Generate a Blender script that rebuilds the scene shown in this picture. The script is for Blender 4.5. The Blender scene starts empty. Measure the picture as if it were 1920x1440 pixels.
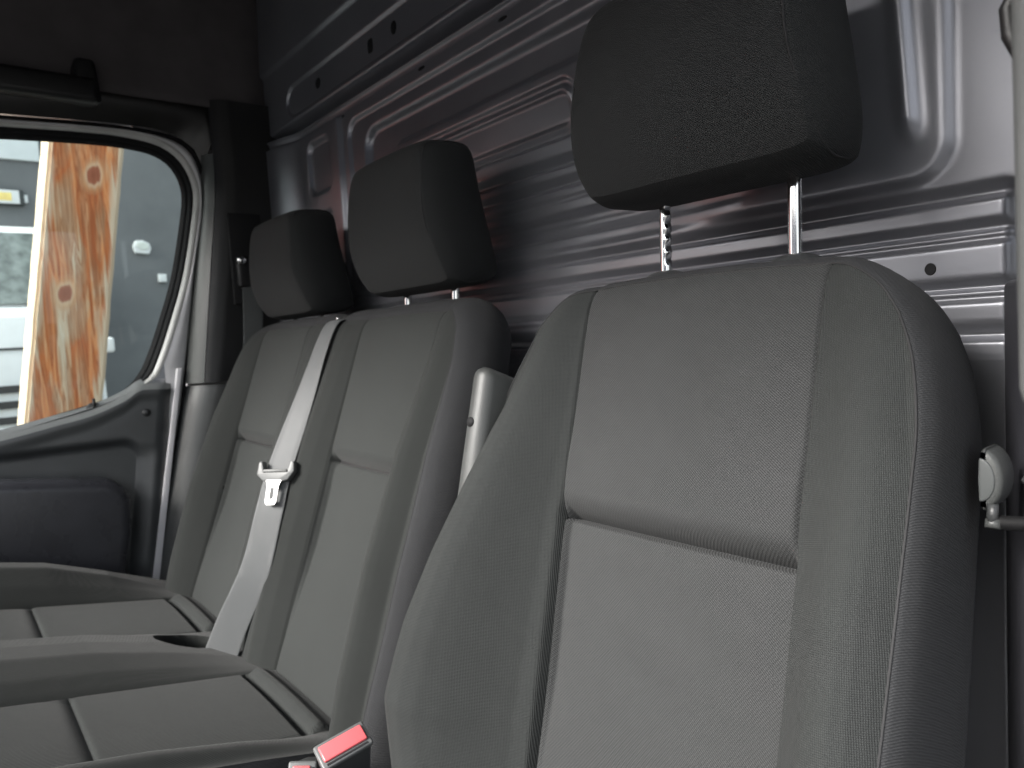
import bpy, bmesh, math, random
import numpy as np
from mathutils import Vector, Matrix
random.seed(7)
sc = bpy.context.scene
COL = sc.collection
R = math.radians

# ------------------------------------------------------------------ camera
cam_d = bpy.data.cameras.new('camera'); cam = bpy.data.objects.new('camera', cam_d); COL.objects.link(cam)
def _n(v): v = np.array(v, float); return v / np.linalg.norm(v)
# world axes seen in camera coordinates (x right, y down, z forward), from the vanishing points of the van's cab
_mx = _n([-1088, -30, 1332]); _y = _n([1636, -188, 1332]); _y = _n(_y - _mx * (_y @ _mx)); _x = -_mx; _z = np.cross(_x, _y)
_R = np.array([_x, _y, _z])
rgt, up, bck = _R @ [1, 0, 0], _R @ [0, -1, 0], _R @ [0, 0, -1]
M = Matrix(((rgt[0], up[0], bck[0], 0.89), (rgt[1], up[1], bck[1], -0.60), (rgt[2], up[2], bck[2], 1.0), (0, 0, 0, 1)))
cam.matrix_world = M
cam_d.sensor_width = 36; cam_d.lens = 1332 / 1920 * 36
cam_d.clip_start = 0.02; cam_d.clip_end = 500
cam_d.dof.use_dof = True; cam_d.dof.focus_distance = 0.62; cam_d.dof.aperture_fstop = 9.0
sc.camera = cam

# ------------------------------------------------------------------ sky and sun (bright overcast)
SUN_EL, SUN_AZ = 34.0, 200.0          # azimuth: from -Y (front of the van), a little to the driver's side
w = bpy.data.worlds.new('World'); sc.world = w; w.use_nodes = True
nt = w.node_tree; bg = nt.nodes['Background']
sky = nt.nodes.new('ShaderNodeTexSky'); sky.sky_type = 'NISHITA'; sky.sun_disc = False
sky.sun_elevation = R(SUN_EL); sky.sun_rotation = R(180)
sky.air_density = 1.0; sky.dust_density = 3.0; sky.ozone_density = 1.0
hsv = nt.nodes.new('ShaderNodeHueSaturation'); hsv.inputs['Saturation'].default_value = 0.35
nt.links.new(sky.outputs[0], hsv.inputs['Color']); nt.links.new(hsv.outputs[0], bg.inputs[0]); bg.inputs[1].default_value = 0.15
sd = bpy.data.lights.new('sun', 'SUN'); sd.energy = 3.0; sd.angle = R(18); sd.color = (1, 0.97, 0.93)
sun = bpy.data.objects.new('sun', sd); COL.objects.link(sun)
_el = R(SUN_EL); _dir = Vector((-0.10, -1.0, 0)).normalized() * math.cos(_el) + Vector((0, 0, math.sin(_el)))
sun.rotation_euler = _dir.to_track_quat('Z', 'Y').to_euler()
vs = sc.view_settings; vs.view_transform = 'Standard'; vs.look = 'None'; vs.gamma = 1; vs.exposure = 1.5
try: vs.use_curve_mapping = False
except Exception: pass
sc.cycles.max_bounces = 8; sc.cycles.use_denoising = True
sc.cycles.sample_clamp_indirect = 6.0

# ------------------------------------------------------------------ helpers: materials
class NT:
    def __init__(s, name):
        s.m = bpy.data.materials.new(name); s.m.use_nodes = True; s.t = s.m.node_tree
        s.b = s.t.nodes['Principled BSDF']
    def n(s, typ, **kw):
        nd = s.t.nodes.new(typ)
        for k, v in kw.items():
            if k.startswith('i_'): nd.inputs[k[2:].replace('_', ' ')].default_value = v
            else: setattr(nd, k, v)
        return nd
    def l(s, a, b): s.t.links.new(a, b)
    def math(s, op, a, b=None):
        nd = s.t.nodes.new('ShaderNodeMath'); nd.operation = op
        for i, v in enumerate((a, b)):
            if v is None: continue
            if isinstance(v, (int, float)): nd.inputs[i].default_value = v
            else: s.l(v, nd.inputs[i])
        return nd.outputs[0]
    def noise(s, scale, detail=3, rough=0.5, vec=None):
        nd = s.n('ShaderNodeTexNoise'); nd.inputs['Scale'].default_value = scale; nd.inputs['Detail'].default_value = detail
        nd.inputs['Roughness'].default_value = rough
        if vec is None:
            tc = s.n('ShaderNodeTexCoord'); vec = tc.outputs['Object']
        s.l(vec, nd.inputs['Vector']); return nd.outputs['Fac']
    def ramp(s, fac, stops):
        nd = s.n('ShaderNodeValToRGB'); cr = nd.color_ramp
        while len(cr.elements) < len(stops): cr.elements.new(0.5)
        for e, (p, c) in zip(cr.elements, stops): e.position = p; e.color = (*c, 1)
        s.l(fac, nd.inputs[0]); return nd.outputs[0]

def plain(name, col, rough=0.5, metal=0.0, grain=0.0, gscale=600, spec=0.5, var=0.12, coat=0.0):
    k = NT(name); b = k.b
    f = k.noise(14, 4)
    c0 = tuple(max(0, c * (1 - var)) for c in col); c1 = tuple(min(1, c * (1 + var)) for c in col)
    k.l(k.ramp(f, [(0.3, c0), (0.7, c1)]), b.inputs['Base Color'])
    b.inputs['Metallic'].default_value = metal; b.inputs['Specular IOR Level'].default_value = spec
    r = k.math('MULTIPLY_ADD', f, 0.12); r.node.inputs[2].default_value = rough - 0.06
    k.l(r, b.inputs['Roughness'])
    b.inputs['Coat Weight'].default_value = coat; b.inputs['Coat Roughness'].default_value = 0.1
    if grain > 0:
        bp = k.n('ShaderNodeBump'); bp.inputs['Strength'].default_value = grain; bp.inputs['Distance'].default_value = 0.0006
        k.l(k.noise(gscale, 2), bp.inputs['Height']); k.l(bp.outputs[0], b.inputs['Normal'])
    return k.m

def fabric(name, col, pitch, kind='twill', amp=0.00035, contrast=0.25, slope=0.75, rough=0.85, sheen=0.025):
    k = NT(name); b = k.b
    tc = k.n('ShaderNodeTexCoord'); sp = k.n('ShaderNodeSeparateXYZ'); k.l(tc.outputs['Object'], sp.inputs[0])
    x, y, z = sp.outputs[0], sp.outputs[1], sp.outputs[2]
    wob = k.noise(9, 3, vec=tc.outputs['Object'])
    wobs = k.math('MULTIPLY', wob, 0.006)
    kk = 2 * math.pi / pitch
    a1 = k.math('ADD', k.math('ADD', k.math('MULTIPLY', x, slope), z), k.math('MULTIPLY', y, 0.25))
    a1 = k.math('ADD', a1, wobs)
    s1 = k.math('SINE', k.math('MULTIPLY', a1, kk))
    a2 = k.math('SUBTRACT', k.math('ADD', x, k.math('MULTIPLY', y, 0.2)), k.math('MULTIPLY', z, slope))
    s2 = k.math('SINE', k.math('MULTIPLY', a2, kk * (0.62 if kind == 'twill' else 1.0)))
    if kind == 'twill': h = k.math('ADD', k.math('MULTIPLY', s1, 0.8), k.math('MULTIPLY', s2, 0.25))
    else: h = k.math('MULTIPLY', s1, s2)
    fine = k.noise(900, 2, vec=tc.outputs['Object'])
    h2 = k.math('ADD', h, k.math('MULTIPLY', fine, 0.15))
    big = k.noise(5.5, 4, vec=tc.outputs['Object']); mid = k.noise(60, 4, 0.6, vec=tc.outputs['Object'])
    v = k.math('ADD', k.math('MULTIPLY', h2, contrast * 0.5), 0.85)
    v = k.math('ADD', v, k.math('MULTIPLY', k.math('SUBTRACT', big, 0.5), 0.25))
    v = k.math('ADD', v, k.math('MULTIPLY', k.math('SUBTRACT', mid, 0.5), 0.10))
    mx = k.n('ShaderNodeVectorMath', operation='SCALE'); mx.inputs[0].default_value = col; k.l(v, mx.inputs['Scale'])
    k.l(mx.outputs[0], b.inputs['Base Color'])
    b.inputs['Roughness'].default_value = rough; b.inputs['Specular IOR Level'].default_value = 0.12
    b.inputs['Sheen Weight'].default_value = sheen; b.inputs['Sheen Roughness'].default_value = 0.5
    wr = k.noise(13, 1.5, 0.5, vec=tc.outputs['Object'])
    b1 = k.n('ShaderNodeBump'); b1.inputs['Strength'].default_value = 0.22; b1.inputs['Distance'].default_value = 0.003
    k.l(wr, b1.inputs['Height'])
    bp = k.n('ShaderNodeBump'); bp.inputs['Strength'].default_value = 0.6; bp.inputs['Distance'].default_value = amp
    k.l(h2, bp.inputs['Height']); k.l(b1.outputs[0], bp.inputs['Normal']); k.l(bp.outputs[0], b.inputs['Normal'])
    return k.m

def webbing(name, col):
    k = NT(name); b = k.b
    tc = k.n('ShaderNodeTexCoord'); sp = k.n('ShaderNodeSeparateXYZ'); k.l(tc.outputs['UV'], sp.inputs[0])
    s = k.math('SINE', k.math('MULTIPLY', k.math('ADD', sp.outputs[1], k.math('ABSOLUTE', k.math('SUBTRACT', k.math('FRACT', k.math('MULTIPLY', sp.outputs[0], 160)), 0.5))), 900))
    f = k.noise(12, 3)
    mx = k.n('ShaderNodeVectorMath', operation='SCALE'); mx.inputs[0].default_value = col
    k.l(k.math('ADD', k.math('MULTIPLY', f, 0.3), 0.85), mx.inputs['Scale']); k.l(mx.outputs[0], b.inputs['Base Color'])
    b.inputs['Roughness'].default_value = 0.6; b.inputs['Sheen Weight'].default_value = 0.1
    bp = k.n('ShaderNodeBump'); bp.inputs['Strength'].default_value = 0.25; bp.inputs['Distance'].default_value = 0.0003
    k.l(s, bp.inputs['Height']); k.l(bp.outputs[0], b.inputs['Normal'])
    return k.m

F_CENTER = fabric('twill_fabric', (0.044, 0.0455, 0.046), 0.0021, 'twill', contrast=0.75, amp=0.0004)
F_BOLST = fabric('woven_fabric', (0.034, 0.0365, 0.036), 0.0024, 'weave', amp=0.0006, contrast=0.9)
F_SIDE = fabric('side_fabric', (0.033, 0.034, 0.036), 0.0019, 'twill', contrast=0.45, slope=-0.9)
F_HEAD = fabric('headrest_fabric', (0.030, 0.0315, 0.032), 0.0018, 'twill', contrast=0.3)
F_CENTER2 = fabric('bench_twill', (0.033, 0.0355, 0.0345), 0.0021, 'twill', contrast=0.12, sheen=0.05)
F_BOLST2 = fabric('bench_woven', (0.023, 0.025, 0.024), 0.0024, 'weave', amp=0.0003, contrast=0.12, sheen=0.08)
F_THREAD = plain('seam_thread', (0.035, 0.035, 0.036), 0.9, spec=0.1)
M_CHROME = plain('chrome', (0.85, 0.85, 0.84), 0.10, 1.0, var=0.03)
M_BLACKP = plain('black_plastic', (0.007, 0.007, 0.0075), 0.5, grain=0.3)
M_DARKP = plain('charcoal_plastic', (0.035, 0.037, 0.038), 0.42, grain=0.45, gscale=900)
M_DOORP = plain('door_panel_plastic', (0.062, 0.066, 0.068), 0.33, spec=0.8, grain=0.5, gscale=900)
M_GREYP = plain('grey_plastic', (0.050, 0.053, 0.052), 0.45, grain=0.5, gscale=800)
M_LGREYP = plain('pale_grey_plastic', (0.10, 0.104, 0.104), 0.45, grain=0.3)
M_RUBBER = plain('black_rubber', (0.008, 0.008, 0.009), 0.6, spec=0.15)
M_PAINT = plain('grey_paint', (0.52, 0.52, 0.53), 0.3, coat=0.4)
M_SILVER = plain('bright_trim', (0.5, 0.5, 0.48), 0.3)
M_HEADL = plain('headliner_felt', (0.085, 0.078, 0.080), 0.95, grain=0.5, gscale=400, spec=0.1)
M_BELT = webbing('belt_webbing', (0.068, 0.072, 0.074))
M_BELTD = webbing('dark_belt_webbing', (0.05, 0.055, 0.055))
M_RED = plain('red_plastic', (0.62, 0.11, 0.12), 0.3, var=0.05)
M_HOLE = plain('hole_black', (0.003, 0.003, 0.004), 0.8)

def bulk_mat():
    k = NT('bulkhead_paint'); b = k.b
    f = k.noise(7, 4); g = k.noise(160, 3, 0.6)
    k.l(k.ramp(f, [(0.25, (0.235, 0.240, 0.264)), (0.75, (0.29, 0.295, 0.322))]), b.inputs['Base Color'])
    b.inputs['Specular IOR Level'].default_value = 0.75
    r = k.math('MULTIPLY_ADD', f, 0.16); r.node.inputs[2].default_value = 0.26; k.l(r, b.inputs['Roughness'])
    tcq = k.n('ShaderNodeTexCoord'); mq = k.n('ShaderNodeMapping'); k.l(tcq.outputs['Object'], mq.inputs[0]); mq.inputs['Scale'].default_value = (1, 1, 9); mq.inputs['Rotation'].default_value = (0, 0.3, 0)
    sq = k.ramp(k.noise(26, 5, 0.7, vec=mq.outputs[0]), [(0.60, (0, 0, 0)), (0.72, (0.14, 0.14, 0.14))]); ra = k.math('ADD', r, sq); k.l(ra, b.inputs['Roughness'])
    b.inputs['Metallic'].default_value = 0.60
    b1 = k.n('ShaderNodeBump'); b1.inputs['Strength'].default_value = 0.12; b1.inputs['Distance'].default_value = 0.004
    k.l(k.noise(6, 2), b1.inputs['Height'])
    b2 = k.n('ShaderNodeBump'); b2.inputs['Strength'].default_value = 0.12; b2.inputs['Distance'].default_value = 0.0005
    k.l(g, b2.inputs['Height']); k.l(b1.outputs[0], b2.inputs['Normal']); k.l(b2.outputs[0], b.inputs['Normal'])
    return k.m
M_BULK = bulk_mat()

# ------------------------------------------------------------------ helpers: objects
def setp(o, label=None, cat=None, group=None, kind=None):
    if label: o['label'] = label
    if cat: o['category'] = cat
    if group: o['group'] = group
    if kind: o['kind'] = kind
    return o
def empty(name, loc, label, cat, group=None):
    o = bpy.data.objects.new(name, None); COL.objects.link(o); o.location = loc; o.empty_display_size = 0.05
    return setp(o, label, cat, group)
def link(name, me, mat=None, parent=None, smooth=True, mtx=None):
    o = bpy.data.objects.new(name, me); COL.objects.link(o)
    if mat is not None and not me.materials: me.materials.append(mat)
    if smooth:
        for p in me.polygons: p.use_smooth = True
    if mtx is not None: o.matrix_world = mtx
    if parent is not None:
        o.parent = parent
        pm = Matrix.Translation(parent.location) if parent.type == 'EMPTY' and parent.parent is None else parent.get('_mw_dummy', None)
        o.matrix_parent_inverse = WORLD[parent.name].inverted()
    WORLD[o.name] = mtx.copy() if mtx is not None else Matrix.Identity(4)
    return o
WORLD = {}
def root(name, loc, label, cat, group=None):
    o = empty(name, loc, label, cat, group); WORLD[o.name] = Matrix.Translation(loc); return o
def mesh(name, vs_, fs):
    me = bpy.data.meshes.new(name); me.from_pydata([tuple(map(float, v)) for v in vs_], [], [tuple(f) for f in fs]); me.update(); return me
def grid_mesh(name, P, wrap_u=False, cap=False, flip=False):
    n, m = len(P), len(P[0]); vs_ = [p for row in P for p in row]; fs = []
    for i in range(n - 1):
        for j in range(m if wrap_u else m - 1):
            j2 = (j + 1) % m
            f = (i * m + j, i * m + j2, (i + 1) * m + j2, (i + 1) * m + j)
            fs.append(f[::-1] if flip else f)
    if cap:
        a = tuple(range(m)); b = tuple((n - 1) * m + j for j in range(m))
        fs.append(a if flip else a[::-1]); fs.append(b[::-1] if flip else b)
    return mesh(name, vs_, fs)
def tube(name, pts, r, mat, parent=None, seg=8, mtx=None, closed=False, cap=True):
    pts = [Vector(p) for p in pts]; rows = []; n = len(pts)
    prev = None
    for i, p in enumerate(pts):
        a = pts[(i - 1) % n] if (closed or i > 0) else p; b = pts[(i + 1) % n] if (closed or i < n - 1) else p
        t = (b - a).normalized()
        if prev is None:
            s = t.cross(Vector((0, 0, 1)));  s = s if s.length > 0.1 else t.cross(Vector((1, 0, 0)))
        else: s = prev - t * prev.dot(t)
        s.normalize(); prev = s; u = t.cross(s)
        rr = r[i] if isinstance(r, (list, tuple)) else r
        rows.append([p + s * (rr * math.cos(k * 2 * math.pi / seg)) + u * (rr * math.sin(k * 2 * math.pi / seg)) for k in range(seg)])
    if closed: rows.append(rows[0])
    return link(name, grid_mesh(name, rows, True, cap and not closed), mat, parent, mtx=mtx)
def spline(pts, n):
    """Catmull-Rom through points, n samples per piece"""
    P = [np.array(p, float) for p in pts]; P = [2 * P[0] - P[1]] + P + [2 * P[-1] - P[-2]]; out = []
    for i in range(1, len(P) - 2):
        for k in range(n):
            t = k / n; a, b, c, d = P[i - 1], P[i], P[i + 1], P[i + 2]
            out.append(0.5 * ((2 * b) + (-a + c) * t + (2 * a - 5 * b + 4 * c - d) * t * t + (-a + 3 * b - 3 * c + d) * t ** 3))
    out.append(P[-2]); return out
def resample(pts, n):
    P = np.array(pts, float); d = np.r_[0, np.cumsum(np.linalg.norm(np.diff(P, axis=0), axis=1))]
    s = np.linspace(0, d[-1], n); return np.stack([np.interp(s, d, P[:, k]) for k in range(P.shape[1])], 1)
def rbox(name, lo, hi, bev, mat, parent=None, seg=3, mtx=None, shape=None):
    bm = bmesh.new(); bmesh.ops.create_cube(bm, size=1)
    lo, hi = Vector(lo), Vector(hi)
    for v in bm.verts: v.co = Vector([lo[k] + (v.co[k] + 0.5) * (hi[k] - lo[k]) for k in range(3)])
    if shape: 
        for v in bm.verts: v.co = Vector(shape(v.co))
    if bev > 0: bmesh.ops.bevel(bm, geom=bm.edges[:] , offset=bev, segments=seg, affect='EDGES', profile=0.5)
    me = bpy.data.meshes.new(name); bm.to_mesh(me); bm.free()
    return link(name, me, mat, parent, smooth=bev > 0, mtx=mtx)
def prism(name, poly, axis, a, b, bev, mat, parent=None, seg=3, smooth=None, mtx=None):
    """poly: 2-D outline in the two axes other than `axis`, extruded from a to b"""
    bm = bmesh.new()
    def mk(p, t):
        q = list(p); q.insert(axis, t); return bm.verts.new(q)
    A = [mk(p, a) for p in poly]; B = [mk(p, b) for p in poly]; n = len(poly)
    bm.faces.new(A); bm.faces.new(B[::-1])
    for i in range(n): bm.faces.new((A[i], B[i], B[(i + 1) % n], A[(i + 1) % n]))
    bmesh.ops.recalc_face_normals(bm, faces=bm.faces[:])
    if bev > 0:
        ed = [e for e in bm.edges if e.is_manifold and e.calc_face_angle(0) > 0.6]
        bmesh.ops.bevel(bm, geom=ed, offset=bev, segments=seg, affect='EDGES', profile=0.5)
    me = bpy.data.meshes.new(name); bm.to_mesh(me); bm.free()
    o = link(name, me, mat, parent, smooth=bev > 0 if smooth is None else smooth, mtx=mtx); return o
def ribbon_uv(me, n, m, W, L):
    uv = me.uv_layers.new(name='UVMap')
    for lp in me.loops:
        i, j = divmod(lp.vertex_index, m); uv.data[lp.index].uv = (j / (m - 1) * W, i / (n - 1) * L)
def sstep(x): x = np.clip(x, 0, 1); return x * x * (3 - 2 * x)
def interp(x, xs, ys): return np.interp(x, xs, ys)

def coons(b, t, l, r):
    """b,t: left->right curves; l,r: bottom->top curves (arrays of 2-D points)"""
    nu, nv = len(b), len(l); s = np.linspace(0, 1, nu); q = np.linspace(0, 1, nv)
    # use arc parameters of the given samples (already placed)
    P = np.zeros((nv, nu, 2))
    for i in range(nv):
        for j in range(nu):
            sj, qi = s[j], q[i]
            P[i, j] = (1 - qi) * b[j] + qi * t[j] + (1 - sj) * l[i] + sj * r[i] - ((1 - sj) * (1 - qi) * b[0] + sj * (1 - qi) * b[-1] + (1 - sj) * qi * t[0] + sj * qi * t[-1])
    return P
def clus(n, k=0.6):
    """0..1 samples gathered towards both ends"""
    x = np.linspace(0, 1, n); return x - k * np.sin(2 * math.pi * x) / (2 * math.pi)
def along(pts, n, k=0.0):
    P = np.array(pts, float); d = np.r_[0, np.cumsum(np.linalg.norm(np.diff(P, axis=0), axis=1))]; d /= d[-1]
    s = clus(n, k); return np.stack([np.interp(s, d, P[:, c]) for c in range(2)], 1)
def patch(name, b, t, l, r, hf, mat, parent, mtx, nu, nv, ku=0.7, kv=0.0):
    """a stretched cover piece: outline in (u,v), height hf -> local (u, -w, v)"""
    P = coons(along(b, nu, ku), along(t, nu, ku), along(l, nv, kv), along(r, nv, kv))
    W = hf(P[..., 0], P[..., 1])
    rows = [[(P[i, j, 0], -W[i, j], P[i, j, 1]) for j in range(nu)] for i in range(nv)]
    return link(name, grid_mesh(name, rows), mat, parent, mtx=mtx)
def wrap(name, outline, hf, prof, mat, parent, mtx, cap=True, profs=None):
    """side wall of a cushion: follows the open outline (u,v) and turns back"""
    O = resample(outline, 220); T = np.gradient(O, axis=0); T /= np.linalg.norm(T, axis=1)[:, None]
    Nn = np.stack([T[:, 1], -T[:, 0]], 1)      # outward for an outline running bottom-right -> top -> bottom-left reversed below
    c = O.mean(0)
    if ((O - c) * Nn).sum() < 0: Nn = -Nn
    W = hf(O[:, 0], O[:, 1]); rows = []
    pr = np.array(spline(prof, 4))
    for (o, bk) in pr:
        sc_ = 1.0
        rows.append([(O[i, 0] + Nn[i, 0] * o, -W[i] * (1 - min(1, bk / prof[-1][1])) + bk, O[i, 1] + Nn[i, 1] * o) for i in range(len(O))])
    me = grid_mesh(name, rows)
    if cap:
        n = len(O); k = len(rows) - 1
        me2 = bmesh.new(); me2.from_mesh(me); me2.verts.ensure_lookup_table()
        me2.faces.new([me2.verts[k * n + i] for i in range(n)]); me2.to_mesh(me); me2.free()
    return link(name, me, mat, parent, mtx=mtx)

def frame(loc, tilt):   # local: x across, z up the cushion, -y out of its front
    return Matrix.Translation(loc) @ Matrix.Rotation(-R(tilt), 4, 'X')

# ------------------------------------------------------------------ ground, street
g = mesh('ground', [(-60, -60, -0.55), (60, -60, -0.55), (60, 60, -0.55), (-60, 60, -0.55)], [(0, 1, 2, 3)])
kg = NT('asphalt'); f = kg.noise(3, 6, 0.65); kg.l(kg.ramp(f, [(0.3, (0.16, 0.16, 0.155)), (0.7, (0.24, 0.235, 0.225))]), kg.b.inputs['Base Color']); kg.b.inputs['Roughness'].default_value = 0.9
setp(link('ground', g, kg.m, smooth=False), 'grey paved yard around the van', 'ground', kind='structure')

# ------------------------------------------------------------------ bulkhead (pressed sheet-metal partition behind the seats)
YB = 0.13
def rr_sdf(X, Z, x0, x1, z0, z1, r):
    cx, cz = (x0 + x1) / 2, (z0 + z1) / 2; qx = np.abs(X - cx) - (x1 - x0) / 2 + r; qz = np.abs(Z - cz) - (z1 - z0) / 2 + r
    return np.minimum(np.maximum(qx, qz), 0) + np.hypot(np.maximum(qx, 0), np.maximum(qz, 0)) - r
def st(sd, wd): return sstep(0.5 - sd / wd)      # 1 inside, 0 outside, ramp wd wide
def bulk_h(X, Z):
    w = np.zeros_like(X)
    r1 = rr_sdf(X, Z, -0.515, 0.640, 1.120, 1.469, 0.035)
    r2 = rr_sdf(X, Z, -0.452, 0.600, 1.146, 1.435, 0.040)
    r3 = rr_sdf(X, Z, -0.352, 0.470, 1.170, 1.385, 0.030)
    lf = 1 - sstep((X - 0.25) / 0.2)
    w += (-0.007 * st(r1, 0.009) - 0.012 * st(r2, 0.018) + 0.011 * st(r3, 0.014)) * lf
    w += 0.006 * st(r1, 0.014) * (1 - lf)
    w += 0.008 * np.exp(-((X - 0.600 + 0.0006 * ((Z - 1.29) / 0.01)) / 0.0085) ** 2) * sstep((Z - 1.150) / 0.03)
    # nested bead panel, upper left
    b1 = rr_sdf(X, Z, -0.300, 0.160, 1.290, 1.364, 0.030)
    b2 = rr_sdf(X, Z, -0.285, 0.148, 1.296, 1.346, 0.022)
    w += -0.005 * st(b1, 0.006) + 0.005 * st(b1 + 0.010, 0.005) - 0.005 * st(b2, 0.005)
    inx = st(rr_sdf(X, Z, -0.33, 0.45, 1.0, 1.6, 0.02), 0.05)
    def grooves(Z, top_bot):
        g_ = np.zeros_like(Z)
        for zt, zb, d in top_bot:      # leaves the face at zt, deepest at zb, back out within 3 mm
            g_ -= d * np.interp(Z, [zb - 0.0045, zb, zt], [0, 1, 0]) * ((Z > zb - 0.0045) & (Z < zt))
        return g_
    w += inx * grooves(Z, [(1.300, 1.284, 0.009), (1.259, 1.243, 0.010), (1.228, 1.213, 0.008), (1.198, 1.193, 0.003)])
    w += grooves(Z, [(1.158, 1.140, 0.009)]) * (1 - sstep((X - 0.35) / 0.1)) * sstep((X + 0.50) / 0.05)
    fx = sstep((X + 0.60) / 0.05)
    low = grooves(Z, [(1.112, 1.099, 0.008), (1.0785, 1.069, 0.009), (1.0665, 1.060, 0.006), (1.0265, 1.0175, 0.009), (1.0145, 1.0085, 0.006), (0.987, 0.974, 0.009), (0.956, 0.9545, 0.001), (0.908, 0.900, 0.008), (0.870, 0.862, 0.008), (0.768, 0.760, 0.008)])
    w += low * fx * (1 - sstep((X - 0.682) / 0.004))
    w -= 0.012 * sstep((X - 0.682) / 0.004) * sstep((1.108 - Z) / 0.006)
    # left vertical flange: step towards the viewer, two pressed pockets
    w += 0.010 * sstep((-0.535 - X) / 0.012) * (Z < 1.49)
    p1 = rr_sdf(X, Z, -0.700, -0.590, 1.348, 1.462, 0.022); p2 = rr_sdf(X, Z, -0.700, -0.595, 1.20, 1.302, 0.018)
    w -= 0.009 * st(p1, 0.016) + 0.009 * st(p2, 0.010)
    w += 0.030 * sstep((-0.735 - X) / 0.14) * (Z < 1.512)
    # lip and shelf below the upper panel
    w += np.interp(Z, [1.494, 1.503, 1.507, 1.5085, 1.512, 1.518, 1.523, 1.5265, 1.535], [0, 0.002, 0.009, 0.009, -0.012, -0.012, 0.020, 0.026, 0.026])
    u1 = rr_sdf(X, Z, -0.765, 1.2, 1.536, 1.604, 0.045)
    w -= 0.006 * st(u1, 0.006)
    w += np.interp(Z, [1.64, 1.666, 1.674, 1.9], [0, 0.0, 0.008, 0.008])
    return w
xs = np.unique(np.r_[np.linspace(-0.97, 0.80, 780)])
zs = np.unique(np.r_[np.linspace(0.30, 0.95, 14), np.linspace(0.95, 1.72, 470), np.linspace(1.72, 2.0, 12)])
XX, ZZ = np.meshgrid(xs, zs); WW = bulk_h(XX, ZZ)
# soften
for _ in range(2):
    WW[:, 1:-1] = (WW[:, :-2] + 2 * WW[:, 1:-1] + WW[:, 2:]) / 4
    WW[1:-1, :] = (WW[:-2, :] + 2 * WW[1:-1, :] + WW[2:, :]) / 4
rows = [[(XX[i, j], YB - WW[i, j], ZZ[i, j]) for j in range(len(xs))] for i in range(len(zs))]
bh = link('bulkhead', grid_mesh('bulkhead', rows), M_BULK)
setp(bh, 'dark grey painted sheet metal partition with pressed ribs behind the seats', 'bulkhead')
WORLD['bulkhead'] = Matrix.Identity(4)
sol = bh.modifiers.new('t', 'SOLIDIFY'); sol.thickness = 0.0015; sol.offset = -1
def disc_hole(x, z, rx, rz, square=False, y=None):
    yy = y if y is not None else YB - float(bulk_h(np.array([x]), np.array([z]))[0]) - 0.0008
    n = 20; vs_ = []
    for ring, (k, dy) in enumerate(((1.12, 0.0006), (1.0, -0.0002), (0.98, 0.0004))):
        for i in range(n):
            a = 2 * math.pi * i / n; cx, sz = math.cos(a), math.sin(a)
            if square: m = max(abs(cx), abs(sz)); m = 1 / m ** 0.8; cx *= m; sz *= m
            vs_.append((x + rx * k * cx, yy + dy, z + rz * k * sz))
    fs = [(r * n + i, r * n + (i + 1) % n, (r + 1) * n + (i + 1) % n, (r + 1) * n + i) for r in range(2) for i in range(n)] + [tuple(2 * n + i for i in range(n))]
    return link('hole', mesh('hole', vs_, fs), M_HOLE, bh, smooth=False)
disc_hole(0.621, 1.038, 0.0045, 0.0052)
disc_hole(-0.597, 1.573, 0.011, 0.010); disc_hole(-0.268, 1.573, 0.009, 0.011); disc_hole(-0.358, 1.571, 0.009, 0.012, True)
for hx in (-0.535, -0.215, 0.02): disc_hole(hx, 1.487, 0.010, 0.0028)
# ------------------------------------------------------------------ driver's side pillar (right edge)
pr_ = root('door_pillar', (0.80, -0.05, 0.2), 'dark door pillar trim right of the near seat', 'pillar')
def pil_section():
    return [(0.692, 0.135), (0.700, 0.06), (0.735, -0.02), (0.80, -0.06), (0.95, -0.08), (0.95, 0.135)]
prism('lower_trim', pil_section(), 2, 0.0, 1.02, 0.006, plain('pillar_trim_plastic', (0.035, 0.035, 0.042), 0.5, grain=0.4), pr_)
prism('upper_trim', [(0.735, 0.10), (0.76, 0.02), (0.82, -0.02), (0.95, -0.04), (0.95, 0.10)], 2, 1.022, 2.0, 0.006, plain('pillar_upper_paint', (0.13, 0.135, 0.15), 0.4), pr_)
# pale trim post close to the camera
pg_ = root('pillar_cover', (0.84, -0.25, 0.95), 'pale grey plastic post at the right edge, nearest the viewer', 'trim')
rbox('cover', (0.797, -0.27, 0.955), (0.87, -0.20, 1.9), 0.012, M_LGREYP, pg_, seg=4,
     shape=lambda c: (c.x + (c.z - 0.955) * -0.012 if c.x < 0.8 else c.x, c.y, c.z - (0.012 if c.x > 0.8 and c.z < 1 else 0)))
bg_ = root('belt_guide', (0.80, -0.20, 1.10), 'dark belt guide loop at the upper right edge behind the pale post', 'belt guide')
tube('loop', [(0.784, -0.20, 1.150), (0.777, -0.20, 1.137), (0.778, -0.20, 1.125), (0.785, -0.20, 1.108), (0.80, -0.20, 1.10)], 0.0035, M_BLACKP, bg_)
rbox('mount', (0.788, -0.205, 1.11), (0.81, -0.17, 1.16), 0.006, M_DARKP, bg_)

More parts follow.
